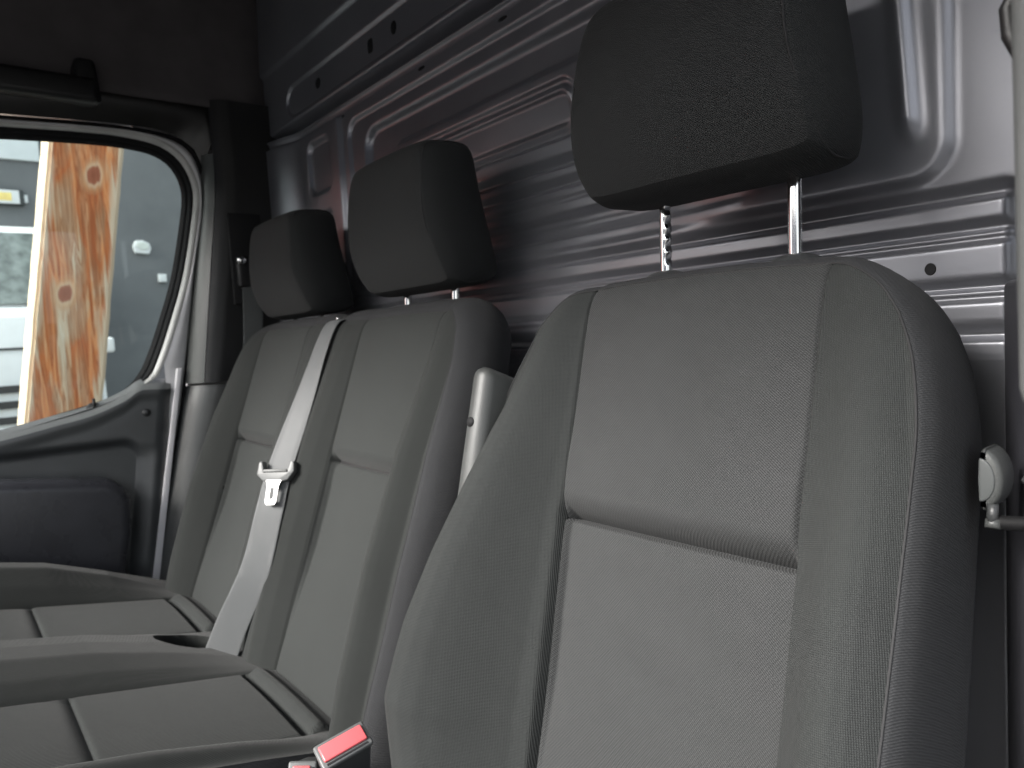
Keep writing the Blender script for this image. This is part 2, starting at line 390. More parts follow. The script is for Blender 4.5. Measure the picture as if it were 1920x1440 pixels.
# ------------------------------------------------------------------ driver seat
TD = 14.5
ds = root('driver_chair', (0.485, -0.1, 0.2), 'near driver seat in charcoal cloth with raised headrest on two chrome posts', 'car seat')
MD = frame((0.488, -0.060, 1.03), TD)
def ridge(v): return interp(v, [-0.60, -0.52, -0.44, -0.36, -0.28, -0.20, -0.12, -0.06, 0.0, 0.02], [0.050, 0.070, 0.088, 0.084, 0.072, 0.055, 0.034, 0.020, 0.010, 0.006])
HS = 0.127
def d_h(u, v):
    a = np.abs(u); H = ridge(v) * np.where(u < 0, 1.15, 0.82)
    hw = interp(v, [-0.6, -0.45, -0.3, -0.15, -0.03, 0.02], [0.205, 0.227, 0.218, 0.210, 0.19, 0.15]) + np.where(u < 0, 0.066 * sstep((-0.02 - v) / 0.42), 0)
    t = np.clip((a - HS) / np.maximum(hw - HS, 0.01), 0, 1)
    bol = H * np.interp(t, np.linspace(0, 1, 11), [0, .13, .32, .53, .73, .89, .98, 1.0, .93, .78, .58])
    w = np.where(a > HS, bol, 0.0)
    cen = 0.004 * (1 - (a / HS) ** 2)
    vc = -0.227
    RR = 0.030; dd = np.clip((v - vc) / RR, 0, 1)
    upp = -0.030 * (1 - dd) ** 2.2 + 0.004 * np.exp(-((v - vc - 0.05) / 0.035) ** 2)
    lowp = -0.0160 * sstep((v + 0.55) / 0.2) - 0.014 * np.exp(-np.maximum(vc - v, 0) / 0.0011) + 0.002 * np.exp(-((v - vc + 0.02) / 0.02) ** 2)
    cr = np.where(v > vc, upp, lowp) * sstep((HS + 0.004 - a) / 0.010)
    w = w + np.where(a <= HS, cen, 0) + cr
    w -= 0.0022 * np.exp(-((a - HS) / 0.0014) ** 2)            # seam
    w -= 0.012 * np.exp((v - 0.016) / 0.012)                    # roll over the top edge
    w += np.where(a <= HS, -0.010 * sstep((-0.25 - v) / 0.3), 0)
    # wear waves in the lower middle panel
    w += 0.0011 * np.sin(u * 55 + v * 40) * np.sin(v * 48 - u * 20) * sstep((HS - a) / 0.05) * sstep((vc - 0.03 - v) / 0.06)
    return w
side_pts = [(0.185, -0.58), (0.203, -0.52), (0.213, -0.45), (0.2155, -0.38), (0.2145, -0.30), (0.2125, -0.22), (0.2105, -0.15), (0.2085, -0.11), (0.2005, -0.066), (0.188, -0.032)]
top_pts = [(0.188, -0.032), (0.172, -0.010), (0.150, 0.006), (HS, 0.0145)]
S = [tuple(p) for p in spline(side_pts, 6)]; Tp = [tuple(p) for p in spline(top_pts, 6)]
seamR = [(HS, -0.58), (HS, 0.0145)]; mir = lambda P: [(-a, b) for a, b in P]
br = link('backrest', grid_mesh('backrest', [[(x * 0.19, 0.03 + 0.02 * y, z) for x, y in ((-1, 0), (1, 0), (1, 1), (-1, 1))] for z in (-0.56, -0.1)], True, True), M_BLACKP, ds, mtx=MD, smooth=False)
WORLD[br.name] = MD
# centre panel rows gathered round the crease
def center_panel(name, hs, vb, vt, vc, hf, mat, parent, mtx, u0=0.0, nu=70, top=None):
    vs1 = np.unique(np.r_[np.linspace(vb, vt, 130), np.linspace(vc - 0.03, vc + 0.05, 70), np.linspace(vc - 0.004, vc + 0.002, 24)])
    us = (clus(nu, 0.75) * 2 - 1) * hs; rows = []
    for v in vs1:
        k = sstep((v - vt + 0.05) / 0.05)
        vv = np.array([v + (k * (top(x) - vt) if top else 0) for x in us]); W = hf(us + u0, vv)
        rows.append([(us[j] + u0, -W[j], vv[j]) for j in range(nu)])
    return link(name, grid_mesh(name, rows), mat, parent, mtx=mtx)
center_panel('centre_panel', HS, -0.58, 0.0145, -0.227, d_h, F_CENTER, br, MD, top=lambda x: 0.0145 + 0.004 * (1 - (x / HS) ** 2))
b1 = patch('bolster', [(HS, -0.58), (0.185, -0.58)], Tp[::-1], seamR, S, d_h, F_BOLST, br, MD, 60, 120)
LSP = [(-a - 0.066 * float(sstep((-0.02 - b) / 0.42)), b) for a, b in S]
b2 = patch('bolster', [LSP[0], (-HS, -0.58)], mir(Tp), LSP, mir(seamR), d_h, F_BOLST, br, MD, 60, 120)
topc = [(x, 0.0145 + 0.004 * (1 - (x / HS) ** 2)) for x in np.linspace(HS, -HS, 24)]
OUT = S + Tp[1:] + topc[1:-1] + mir(Tp)[::-1] + mir(S)[::-1][1:]
LSP = [(-a - 0.066 * float(sstep((-0.02 - b) / 0.42)), b) for a, b in S]
OUT = S + Tp[1:] + topc[1:-1] + mir(Tp)[::-1] + LSP[::-1][1:]
wrap('side_panel', OUT, d_h, [(0, 0), (0.004, 0.003), (0.009, 0.014), (0.011, 0.040), (0.009, 0.080), (0.0, 0.104), (-0.02, 0.115)], F_SIDE, br, MD)
O = resample(OUT, 300); Wd = d_h(O[:, 0], O[:, 1])
tube('piping', [(O[i, 0], -Wd[i] - 0.0002, O[i, 1]) for i in range(len(O))], 0.0009, F_THREAD, br, seg=6, mtx=MD)
# cushion (just below the picture)
rbox('seat_cushion', (0.26, -0.72, 0.30), (0.72, -0.20, 0.45), 0.05, F_BOLST, ds, seg=5)
rbox('seat_base', (0.30, -0.66, -0.05), (0.68, -0.16, 0.298), 0.02, M_BLACKP, ds)

def superbox(name, a, b, c, mat, parent, mtx, px=9, py=3.4, pz=4.6, n=72, taper=None):
    """rounded pillow-box, half sizes a (x) b (y) c (z)"""
    bm = bmesh.new(); bmesh.ops.create_cube(bm, size=2); bmesh.ops.subdivide_edges(bm, edges=bm.edges[:], cuts=26, use_grid_fill=True)
    for v in bm.verts:
        x, y, z = v.co
        s = lambda t: math.copysign(math.sin(min(1, abs(t)) * math.pi / 2) ** 0.9, t)
        x, y, z = s(x), s(y), s(z)
        k = (abs(x) ** px + abs(y) ** py + abs(z) ** (pz + 4.5 if z > 0 else pz)) ** (-1 / 7.0)
        p = [x * k * a, y * k * b, z * k * c]
        if taper: p = taper(p)
        v.co = p
    me = bpy.data.meshes.new(name); bm.to_mesh(me); bm.free()
    return link(name, me, mat, parent, mtx=mtx)
def headrest(parent, X, Yc, Zc, a, b, c, tilt, posts_base, psp, notch=True, post_r=0.0062):
    mt = Matrix.Translation((X, Yc, Zc)) @ Matrix.Rotation(-R(tilt), 4, 'X')
    def tap(p):
        x, y, z = p
        kx = 1.0 - 0.10 * (z / c) - 0.03 * (z / c) ** 2 - 0.05 * max(0, y / b)      # narrower towards the top and back
        if y < 0 and z < 0: y *= 1 - 0.38 * (-z / c) ** 2.2
        y2 = y * (1.0 - 0.10 * (z / c)) + 0.012 * (z / c) ** 2 + (-0.006 * (1 - (x / a) ** 2) if y < 0 else 0)
        return [x * kx, y2, z]
    hr = superbox('headrest', a, b, c, F_HEAD, parent, mt, taper=tap); WORLD[hr.name] = mt
    for sgn in (-1, 1):      # piped seam running round each side face
        pts = []
        for i in range(65):
            t = 2 * math.pi * i / 64; cy, cz = math.cos(t), math.sin(t)
            ez = 9.1 if cz > 0 else 4.6; k = (abs(cy) ** 3.4 + abs(cz) ** ez) ** (-1 / 7.0); x = sgn * 0.93
            kk = (abs(x) ** 9 + (abs(cy) * k) ** 3.4 + (abs(cz) * k) ** ez) ** (-1 / 7.0)
            p = tap([x * kk * a * 1.0, cy * k * kk * b * 1.003, cz * k * kk * c * 1.003]); pts.append(p)
        tube('seam', pts[:-1], 0.0012, F_THREAD, hr, seg=5, mtx=mt, closed=True)
    for sgn in (-1, 1):
        px = X + sgn * psp / 2; top = (px, posts_base[0] + 0.006, Zc - c * 0.55); base = (px, posts_base[0], posts_base[1] - 0.05)
        n = 60; pts = [Vector(base).lerp(Vector(top), i / (n - 1)) for i in range(n)]
        rr = [post_r] * n
        po = tube('headrest_post', pts, rr, M_CHROME, parent, seg=20)
        if sgn == -1 and notch:      # lock notches on the left post
            me = po.data
            for q in range(5):
                zc = posts_base[1] + 0.010 + q * 0.0125
                for v in me.vertices:
                    if abs(v.co.z - zc) < 0.004 and v.co.x > px + 0.0025: v.co.x = px + 0.0028 + 0.0009 * abs(v.co.z - zc) / 0.004
    return hr
headrest(ds, 0.484, -0.022, 1.224, 0.131, 0.058, 0.100, 1, (0.004, 1.060), 0.144)
for sgn in (-1, 1):
    x = 0.484 + sgn * 0.072
    prof = [(0.0, 0.006), (0.009, 0.0058), (0.014, 0.004), (0.020, 0.0), (0.022, -0.006)]
    rows = [[(x + r_ * 1.25 * math.cos(2 * math.pi * k / 28), 0.006 + r_ * math.sin(2 * math.pi * k / 28), 1.051 + h) for k in range(28)] for r_, h in prof]
    link('post_sleeve', grid_mesh('post_sleeve', rows, True, flip=True), M_DARKP, ds)
# folded-up armrest on the inner side of the driver seat
MA = frame((0.254, -0.125, 0.860), 14)
ar = rbox('armrest', (-0.018, -0.032, -0.13), (0.022, 0.040, 0.105), 0.014, M_GREYP, ds, seg=4, mtx=MA, shape=lambda c: (c.x * (0.75 if c.y < 0 else 1), c.y, c.z - (0.012 if c.y > 0 else 0)))
WORLD[ar.name] = MA
tube('screw_recess', [(0.001, -0.030, 0.040), (0.001, -0.0330, 0.040)], 0.0055, M_HOLE, ar, seg=16, mtx=MA)

# ------------------------------------------------------------------ passenger bench
TB = 20.0
pb = root('passenger_bench', (-0.32, -0.2, 0.2), 'two-place passenger bench in charcoal cloth with two headrests beyond the near seat', 'car seat')
MB = frame((0.0, -0.030, 1.03), TB)
CM, CF, HB = -0.085, -0.550, 0.118
def b_h(u, v):
    w = np.zeros_like(u); vc = -0.232
    Hs = interp(v, [-0.62, -0.5, -0.35, -0.2, -0.1, 0.0, 0.02], [0.035, 0.045, 0.048, 0.040, 0.026, 0.010, 0.006])
    for C0 in (CM, CF):
        a = np.abs(u - C0)
        cr = np.where(v > vc, -0.028 * (1 - np.clip((v - vc) / 0.026, 0, 1)) ** 2.2, -0.015 * sstep((v + 0.55) / 0.2) - 0.013 * np.exp(-np.maximum(vc - v, 0) / 0.002) + 0.002 * np.exp(-((v - vc + 0.02) / 0.02) ** 2))
        w += np.where(a <= HB, 0.005 * (1 - (a / HB) ** 2) + cr * sstep((HB + 0.003 - a) / 0.010), 0)
        w -= 0.002 * np.exp(-((a - HB) / 0.0018) ** 2)
    # outer bolsters
    for edge, s, W_ in ((CM + HB, 1, 0.07), (CF - HB, -1, 0.10)):
        t = np.clip((u - edge) * s / W_, 0, 1)
        w += Hs * np.where((u - edge) * s > 0, np.interp(t, np.linspace(0, 1, 9), [0, .35, .66, .88, 1, .98, .86, .68, .48]), 0)
    # shared middle: two low bolsters with a valley for the belt
    m0, m1 = CF + HB, CM - HB; t = np.clip((u - m0) / (m1 - m0), 0, 1); inside = (u > m0) & (u < m1)
    w += np.where(inside, Hs * 0.75 * np.interp(t, [0, .1, .22, .34, .44, .5, .56, .68, .8, .9, 1], [0, .5, .9, 1, .75, .35, .6, 1, 1.0, .6, 0]), 0)
    w -= 0.010 * np.exp((v - 0.014) / 0.010)
    return w
def btop(x): return 0.013 - 0.020 * math.exp(-((x + 0.325) / 0.030) ** 2)
bb = link('backrest', grid_mesh('backrest', [[(x, y, z) for x, y in ((-0.74, 0.02), (0.08, 0.02), (0.08, 0.045), (-0.74, 0.045))] for z in (-0.58, -0.08)], True, True), M_BLACKP, pb, mtx=MB, smooth=False)
WORLD[bb.name] = MB
for C0 in (CM, CF): center_panel('centre_panel', HB, -0.60, 0.013, -0.232, b_h, F_CENTER2, bb, MB, u0=C0, nu=60)
RS = [tuple(p) for p in spline([(0.105, -0.60), (0.112, -0.45), (0.112, -0.30), (0.108, -0.18), (0.104, -0.08), (0.094, -0.020)], 6)]
RT = [tuple(p) for p in spline([(0.094, -0.020), (0.080, -0.002), (0.062, 0.008), (CM + HB, 0.013)], 6)]
LS = [tuple(p) for p in spline([(-0.785, -0.60), (-0.80, -0.50), (-0.80, -0.38), (-0.785, -0.26), (-0.765, -0.14), (-0.74, -0.055)], 6)]
LT = [tuple(p) for p in spline([(-0.74, -0.055), (-0.72, -0.020), (-0.695, 0.004), (CF - HB, 0.013)], 6)]
patch('bolster', [(CM + HB, -0.60), (0.105, -0.60)], RT[::-1], [(CM + HB, -0.60), (CM + HB, 0.013)], RS, b_h, F_BOLST2, bb, MB, 40, 90)
patch('bolster', [(-0.785, -0.60), (CF - HB, -0.60)], LT, LS, [(CF - HB, -0.60), (CF - HB, 0.013)], b_h, F_BOLST2, bb, MB, 40, 90)
mid_top = [(x, btop(x)) for x in np.linspace(CF + HB, CM - HB, 30)]
patch('middle_bolster', [(CF + HB, -0.60), (CM - HB, -0.60)], mid_top, [(CF + HB, -0.60), (CF + HB, 0.013)], [(CM - HB, -0.60), (CM - HB, 0.013)], b_h, F_BOLST2, bb, MB, 70, 90)
OUTB = RS + RT[1:] + [(x, 0.013) for x in np.linspace(CM + HB, CM - HB, 12)][1:-1] + mid_top[::-1] + [(x, 0.013) for x in np.linspace(CF + HB, CF - HB, 12)][1:-1] + LT[::-1] + LS[::-1][1:]
wrap('side_panel', OUTB, b_h, [(0, 0), (0.008, 0.002), (0.020, 0.012), (0.030, 0.032), (0.031, 0.055), (0.020, 0.075), (-0.01, 0.082)], F_SIDE, bb, MB)
OB = resample(OUTB, 360); Wb = b_h(OB[:, 0], OB[:, 1])
tube('piping', [(OB[i, 0], -Wb[i] - 0.0, OB[i, 1]) for i in range(len(OB))], 0.0006, F_THREAD, bb, seg=6, mtx=MB)
headrest(pb, CM + 0.008, 0.006, 1.182, 0.130, 0.058, 0.109, -5, (0.025, 1.052), 0.140, notch=False)
headrest(pb, CF + 0.000, 0.006, 1.166, 0.130, 0.058, 0.106, -5, (0.025, 1.050), 0.140, notch=False)
for C0 in (CM, CF):
    for sgn in (-1, 1): rbox('post_sleeve', (C0 + sgn * 0.07 - 0.022, 0.012, 1.040), (C0 + sgn * 0.07 + 0.014, 0.038, 1.055), 0.004, M_LGREYP, pb)
# bench cushion: local x across, z towards the back->front, out of face = up
MC = Matrix.Translation((0, -0.235, 0.497)) @ Matrix.Rotation(-R(90 + 12), 4, 'X') @ Matrix.Rotation(R(180), 4, 'Z')
# local frame for the cushion: u = X, v = distance to the front, w = up
def c_pt(u, v, w_):
    s, c = math.sin(R(12)), math.cos(R(12)); return (u, -0.235 - v * c - w_ * s * -1 * -1, 0.497 + v * s + w_ * c)
def c_h(u, v):
    w = np.zeros_like(u) ; vcr = 0.270
    for C0 in (CM - 0.005, CF):
        a = np.abs(u - C0)
        cr = np.where(v > vcr, -0.010 * np.exp(-np.maximum(v - vcr, 0) / 0.012), -0.010 * np.exp(-np.maximum(vcr - v, 0) / 0.003))
        roll = -0.012 * np.exp(-((v - 0.036) / 0.005) ** 2) + 0.010 * np.exp(-((v - 0.014) / 0.012) ** 2)
        w += np.where(a <= HB, 0.006 * (1 - (a / HB) ** 2) + (cr + roll) * sstep((HB + 0.004 - a) / 0.012), 0)
        w -= 0.002 * np.exp(-((a - HB) / 0.002) ** 2)
    Hv = interp(v, [0, 0.05, 0.12, 0.22, 0.35, 0.5], [0.0, 0.012, 0.028, 0.042, 0.046, 0.03])
    e = CM - 0.005 + HB; t = np.clip((u - e) / 0.05, 0, 1); w += np.where(u > e, Hv * 0.75 * np.interp(t, [0, .2, .45, .7, 1], [0, .55, 1, .95, .5]), 0)
    e = CF - HB; t = np.clip((e - u) / 0.13, 0, 1); w += np.where(u < e, Hv * 1.6 * np.interp(t, [0, .2, .45, .7, 1], [0, .5, .95, 1, .7]), 0)
    m0, m1 = CF + HB, CM - 0.005 - HB; t = np.clip((u - m0) / (m1 - m0), 0, 1)
    w += np.where((u > m0) & (u < m1), Hv * 0.95 * np.interp(t, [0, .12, .3, .5, .7, .88, 1], [0, .5, .92, 1, .92, .5, 0]), 0)
    # belt buckle pocket
    pk = ((u + 0.350) / 0.040) ** 2 + ((v - 0.075) / 0.045) ** 2
    w -= 0.055 * sstep((1.25 - pk) / 0.5) * (u > m0 - 0.002)
    w += interp(v, [-0.1, 0, 0.46, 0.5], [0, 0, 0, -0.01])
    return w
us = np.unique(np.r_[np.linspace(-0.815, 0.085, 200), CM - 0.005 - HB, CM - 0.005 + HB, CF - HB, CF + HB, np.linspace(-0.42, -0.28, 60)]); vs2 = np.unique(np.r_[np.linspace(-0.03, 0.50, 130), np.linspace(0.255, 0.285, 30), np.linspace(0.0, 0.14, 60)])
UU, VV = np.meshgrid(us, vs2); WC = c_h(UU, VV)
def cush_piece(name, u0, u1, mat, parent):
    js = [j for j in range(len(us)) if u0 - 1e-6 <= us[j] <= u1 + 1e-6]
    rows = [[c_pt(UU[i, j], VV[i, j], WC[i, j]) for j in js] for i in range(len(vs2))]
    return link(name, grid_mesh(name, rows, flip=True), mat, parent)
cu = rbox('seat_cushion', (-0.80, -0.70, 0.30), (0.07, -0.25, 0.44), 0.02, F_SIDE, pb)
e1, e2, e3, e4 = CF - HB, CF + HB, CM - 0.005 - HB, CM - 0.005 + HB
cush_piece('bolster', -0.815, e1, F_BOLST2, cu); cush_piece('seat_panel', e1, e2, F_CENTER2, cu); cush_piece('middle_bolster', e2, e3, F_BOLST2, cu)
cush_piece('seat_panel', e3, e4, F_CENTER2, cu); cush_piece('bolster', e4, 0.085, F_BOLST2, cu)
# side skirts of the cushion, sagging cloth with folds
def skirt(uedge, s, name='side_skirt'):
    vv = np.linspace(-0.03, 0.50, 120); W0_ = c_h(np.full_like(vv, uedge), vv); rows = []
    for q in range(14):
        t = q / 13; off = s * (0.020 * math.sin(t * math.pi * 0.55) + 0.0)
        rows.append([np.array(c_pt(uedge + off + s * 0.006 * t * math.sin(v * 70 + 1.5 * t), v, w_)) * 1.0 - np.array([0, 0, 0.16 * t ** 1.2]) for v, w_ in zip(vv, W0_)])
    link(name, grid_mesh(name, rows, flip=s > 0), F_SIDE, cu)
skirt(0.085, 1); skirt(-0.815, -1)
rows = [[np.array(c_pt(u, 0.50, float(c_h(np.array([u]), np.array([0.5]))[0]))) - np.array([0, 0.02 * t, 0.16 * t]) for u in us] for t in np.linspace(0, 1, 6)]
link('front_skirt', grid_mesh('front_skirt', rows, flip=True), F_SIDE, cu)
rbox('bench_base', (-0.74, -0.62, -0.05), (0.04, -0.2, 0.298), 0.02, M_BLACKP, pb)

# ------------------------------------------------------------------ seat belt lying over the bench
def ribbon(name, ctr, wid, th, mat, parent, n=90, side=None):
    C_ = np.array(spline(ctr, 12)); C_ = resample(C_, n); Wd_ = np.interp(np.linspace(0, 1, n), np.linspace(0, 1, len(wid)), wid)
    sd_ = np.array([np.interp(np.linspace(0, 1, n), np.linspace(0, 1, len(side)), [s_[k] for s_ in side]) for k in range(3)]).T if side is not None else np.tile([1.0, 0, 0], (n, 1))
    T = np.gradient(C_, axis=0); T /= np.linalg.norm(T, axis=1)[:, None]; rows = []; m = 14
    for i in range(n):
        s_ = sd_[i] - T[i] * (sd_[i] @ T[i]); s_ /= np.linalg.norm(s_); nn = np.cross(s_, T[i])
        ring = []
        for j in range(m):
            a = 2 * math.pi * j / m; cx = math.copysign(abs(math.cos(a)) ** 0.3, math.cos(a)); cz = math.copysign(abs(math.sin(a)) ** 0.6, math.sin(a))
            ring.append(C_[i] + s_ * cx * Wd_[i] / 2 + nn * cz * th / 2)
        rows.append(ring)
    me = grid_mesh(name, rows, True, True)
    uv = me.uv_layers.new(name='UVMap'); L = float(np.linalg.norm(np.diff(C_, axis=0), axis=1).sum())
    for lp in me.loops:
        vi = me.loops[lp.index].vertex_index; i, j = divmod(vi, m); a = 2 * math.pi * j / m
        uv.data[lp.index].uv = ((0.5 + 0.5 * math.cos(a)) * 0.047, i / (n - 1) * L)
    return link(name, me, mat, parent)
sb = root('seat_belt', (-0.31, -0.05, 1.04), 'pale grey seat belt hanging down the bench backrest between its two places', 'seat belt')
ctr = [(-0.300, 0.020, 1.035), (-0.300, -0.022, 1.044), (-0.298, -0.052, 1.022), (-0.283, -0.112, 0.905), (-0.270, -0.166, 0.800), (-0.262, -0.193, 0.733), (-0.262, -0.224, 0.642), (-0.285, -0.262, 0.553), (-0.300, -0.285, 0.490)]
ribbon('webbing', ctr, [0.044, 0.046, 0.047, 0.047, 0.048, 0.052, 0.058], 0.0014, M_BELT, sb, side=[(1, 0, 0), (1, 0.15, 0), (0.8, 0.5, 0), (0.7, 0.7, 0.0), (0.68, 0.72, 0), (0.70, 0.65, 0)])
MT = Matrix.Translation((-0.268, -0.170, 0.792)) @ Matrix.Rotation(R(42), 4, 'Z') @ Matrix.Rotation(-R(17), 4, 'X')
tg = prism('tongue_grip', [(-0.030, 0.018), (-0.024, 0.020), (-0.021, 0.003), (0.021, 0.003), (0.026, 0.020), (0.032, 0.018), (0.033, 0.002), (0.022, -0.012), (0.0, -0.017), (-0.022, -0.013), (-0.033, -0.002)], 1, -0.012, 0.004, 0.002, M_LGREYP, sb, mtx=MT)
prism('belt_stop', [(-0.022, 0.001), (-0.020, 0.006), (0.020, 0.006), (0.022, 0.001)], 1, -0.014, -0.010, 0.001, M_GREYP, sb, mtx=MT)
bmt = bmesh.new()
o_ = [(-0.013, -0.012), (0.013, -0.012), (0.010, -0.022), (0.0095, -0.048), (0.007, -0.052), (-0.007, -0.052), (-0.0095, -0.048), (-0.010, -0.022)]
i_ = [(-0.0035, -0.024), (0.0035, -0.024), (0.0035, -0.030), (0.0035, -0.042), (0.0035, -0.043), (-0.0035, -0.043), (-0.0035, -0.042), (-0.0035, -0.030)]
VO = [[bmt.verts.new((x - z * -0.10, y_, z)) for x, z in ring] for y_ in (-0.013, -0.0105) for ring in (o_, i_)]
for k in range(8):
    k2 = (k + 1) % 8
    bmt.faces.new((VO[0][k], VO[0][k2], VO[1][k2], VO[1][k])); bmt.faces.new((VO[2][k2], VO[2][k], VO[3][k], VO[3][k2]))
    bmt.faces.new((VO[0][k2], VO[0][k], VO[2][k], VO[2][k2])); bmt.faces.new((VO[1][k], VO[1][k2], VO[3][k2], VO[3][k]))
bmesh.ops.recalc_face_normals(bmt, faces=bmt.faces[:]); me = bpy.data.meshes.new('tongue'); bmt.to_mesh(me); bmt.free()
link('tongue', me, plain('belt_steel', (0.7, 0.7, 0.7), 0.3, 0.7), sb, smooth=False, mtx=MT)
rbox('belt_outlet', (-0.335, -0.028, 1.022), (-0.255, 0.035, 1.040), 0.005, M_BLACKP, pb)
tube('screw', [(-0.292, -0.030, 1.045), (-0.292, -0.034, 1.047)], 0.0035, M_CHROME, pb, seg=10)

# ------------------------------------------------------------------ buckles between the seats
def buckle(name, MK, label, h=0.10, letters=False):
    r_ = root(name, MK.translation, label, 'buckle', 'seat belt buckles between the seats')
    hs = rbox('housing', (-0.027, -0.013, -h), (0.027, 0.014, 0.0), 0.004, M_DARKP, r_, mtx=MK, shape=lambda c: (c.x * (0.8 if c.z < -0.05 else 1), c.y, c.z))
    WORLD[hs.name] = MK
    rm = rbox('rim', (-0.0285, -0.0145, -0.004), (0.0285, 0.0155, 0.003), 0.0025, M_LGREYP, r_, mtx=MK)
    rbox('release_button', (-0.0245, -0.0085, 0.002), (0.0245, 0.0105, 0.0062), 0.0018, M_RED, r_, mtx=MK)
    rbox('slot', (-0.023, -0.0125, 0.002), (0.023, -0.0105, 0.0036), 0, M_HOLE, r_, mtx=MK)
    return r_
ax = Matrix.Rotation(R(-18), 4, 'Y')
def axes(loc, xa, za):
    x_ = Vector(xa).normalized(); z_ = Vector(za); z_ = (z_ - x_ * z_.dot(x_)).normalized(); y_ = z_.cross(x_)
    return Matrix(((x_.x, y_.x, z_.x, loc[0]), (x_.y, y_.y, z_.y, loc[1]), (x_.z, y_.z, z_.z, loc[2]), (0, 0, 0, 1)))
MK = axes((0.195, -0.296, 0.572), (0.10, 0.97, 0.18), (0.42, -0.30, 0.85))
bk = buckle('belt_buckle', MK, 'upright belt buckle with red release button beside the near seat')
def txt(s, size, mat, parent, mtx, name='lettering'):
    c = bpy.data.curves.new('t', 'FONT'); c.body = s; c.size = size; c.extrude = 0.0002; c.align_x = 'CENTER'; c.align_y = 'CENTER'
    o = bpy.data.objects.new('t', c); me = bpy.data.meshes.new_from_object(o); bpy.data.objects.remove(o); bpy.data.curves.remove(c)
    return link(name, me, mat, parent, smooth=False, mtx=mtx)
MK2 = axes((0.172, -0.337, 0.530), (-0.3, 0.3, 0.9), (0.8, -0.5, 0.4))
buckle('belt_buckle', MK2, 'lower belt buckle with only the red tip of its button showing')

# ------------------------------------------------------------------ belt anchor cap, cable and bolt on the driver's pillar
ak = root('anchor_cap', (0.72, -0.05, 0.885), 'grey half-round plastic cap beside the near seat', 'cap')
def halfround(name, rad, y0, y1, mat, parent, cx=0.7185, cz=0.8835, bev=0.004):
    pts = [(cx, cz + rad)] + [(cx + 0.62 * rad * math.sin(t), cz + rad * math.cos(t)) for t in np.linspace(0.12, math.pi - 0.12, 18)] + [(cx, cz - rad), (cx - 0.0006, cz)]
    return prism(name, pts, 1, y0, y1, bev, mat, parent)
halfround('cap_body', 0.0215, -0.058, -0.03, M_GREYP, ak)
halfround('cap_face', 0.0150, -0.0592, -0.05, plain('mid_grey_plastic', (0.06, 0.065, 0.065), 0.5), ak, bev=0.001)
cbl = root('pillar_bolt', (0.727, -0.06, 0.85), 'small clear-tipped bolt below the half-round cap', 'bolt')
tube('bolt_shaft', [(0.7265, -0.058, 0.868), (0.7265, -0.060, 0.856)], 0.0035, M_DARKP, cbl, seg=12); tube('bolt_head', [(0.7265, -0.058, 0.857), (0.7268, -0.0605, 0.852)], 0.0048, M_GREYP, cbl, seg=14)
pp = root('seat_lever', (0.76, -0.08, 0.86), 'dark curved tube running back from the bolt at the right edge', 'lever')
tube('tube', spline([(0.729, -0.055, 0.855), (0.745, -0.060, 0.858), (0.775, -0.07, 0.866)], 8), 0.0050, M_BLACKP, pp)
tube('hose', spline([(0.742, -0.05, 0.884), (0.750, -0.055, 0.893), (0.775, -0.07, 0.898)], 8), 0.0022, M_DARKP, pp)

# ------------------------------------------------------------------ passenger door
pd = root('passenger_door', (-0.93, -0.5, 0.2), 'far passenger door with grey painted frame and large side window', 'door')
W0 = [(-1.10, 1.32), (-0.98, 1.39), (-0.80, 1.44), (-0.62, 1.462), (-0.447, 1.472), (-0.301, 1.480), (-0.216, 1.480), (-0.150, 1.470), (-0.112, 1.441), (-0.095, 1.388), (-0.106, 1.311), (-0.136, 1.183), (-0.171, 1.082), (-0.200, 1.008), (-0.225, 0.959), (-0.258, 0.925), (-0.309, 0.903), (-0.404, 0.880), (-0.501, 0.858), (-0.70, 0.83), (-0.90, 0.82), (-1.08, 0.83)]
def offs(poly, d, n=200):
    P = resample(spline(poly + [poly[0]], 10), n + 1)[:-1]
    T = np.roll(P, -1, 0) - np.roll(P, 1, 0); T /= np.linalg.norm(T, axis=1)[:, None]; Nn = np.stack([-T[:, 1], T[:, 0]], 1)
    c = P.mean(0)
    if ((P - c) * Nn).sum() < 0: Nn = -Nn
    dd = d(P) if callable(d) else d
    return P + Nn * (dd[:, None] if callable(d) else dd)
def dvar(k0, k1, k2):   # top, rear, bottom offsets
    def f_(P):
        y, z = P[:, 0], P[:, 1]; rear = sstep((y + 0.30) / 0.10); bot = sstep((0.97 - z) / 0.05); top = sstep((z - 1.36) / 0.08)
        a = k0 * (1 - rear) + k1 * rear; return a * (1 - bot) + k2 * bot
    return f_
def band(name, A, xa, B, xb, mat, parent, mid=None):
    rows = [[(xa, p[0], p[1]) for p in A], [(xb, p[0], p[1]) for p in B]]
    if mid:
        k = []
        for t in np.linspace(0, 1, 9): k.append([(xa + (xb - xa) * t + mid * math.sin(math.pi * t), A[i][0] * (1 - t) + B[i][0] * t, A[i][1] * (1 - t) + B[i][1] * t) for i in range(len(A))])
        rows = k
    return link(name, grid_mesh(name, rows, True), mat, parent)
G0 = offs(W0, 0.0); G1 = offs(W0, dvar(0.010, 0.010, 0.004)); G2 = offs(W0, dvar(0.020, 0.020, 0.006))
band('window_seal', G0, -0.962, G1, -0.948, M_RUBBER, pd, 0.004)
band('window_seal', G1, -0.9485, G2, -0.938, M_RUBBER, pd, 0.004)
G3 = offs(W0, dvar(0.028, 0.034, 0.006)); band('frame_trim', G2, -0.939, G3, -0.930, M_SILVER, pd, 0.004)
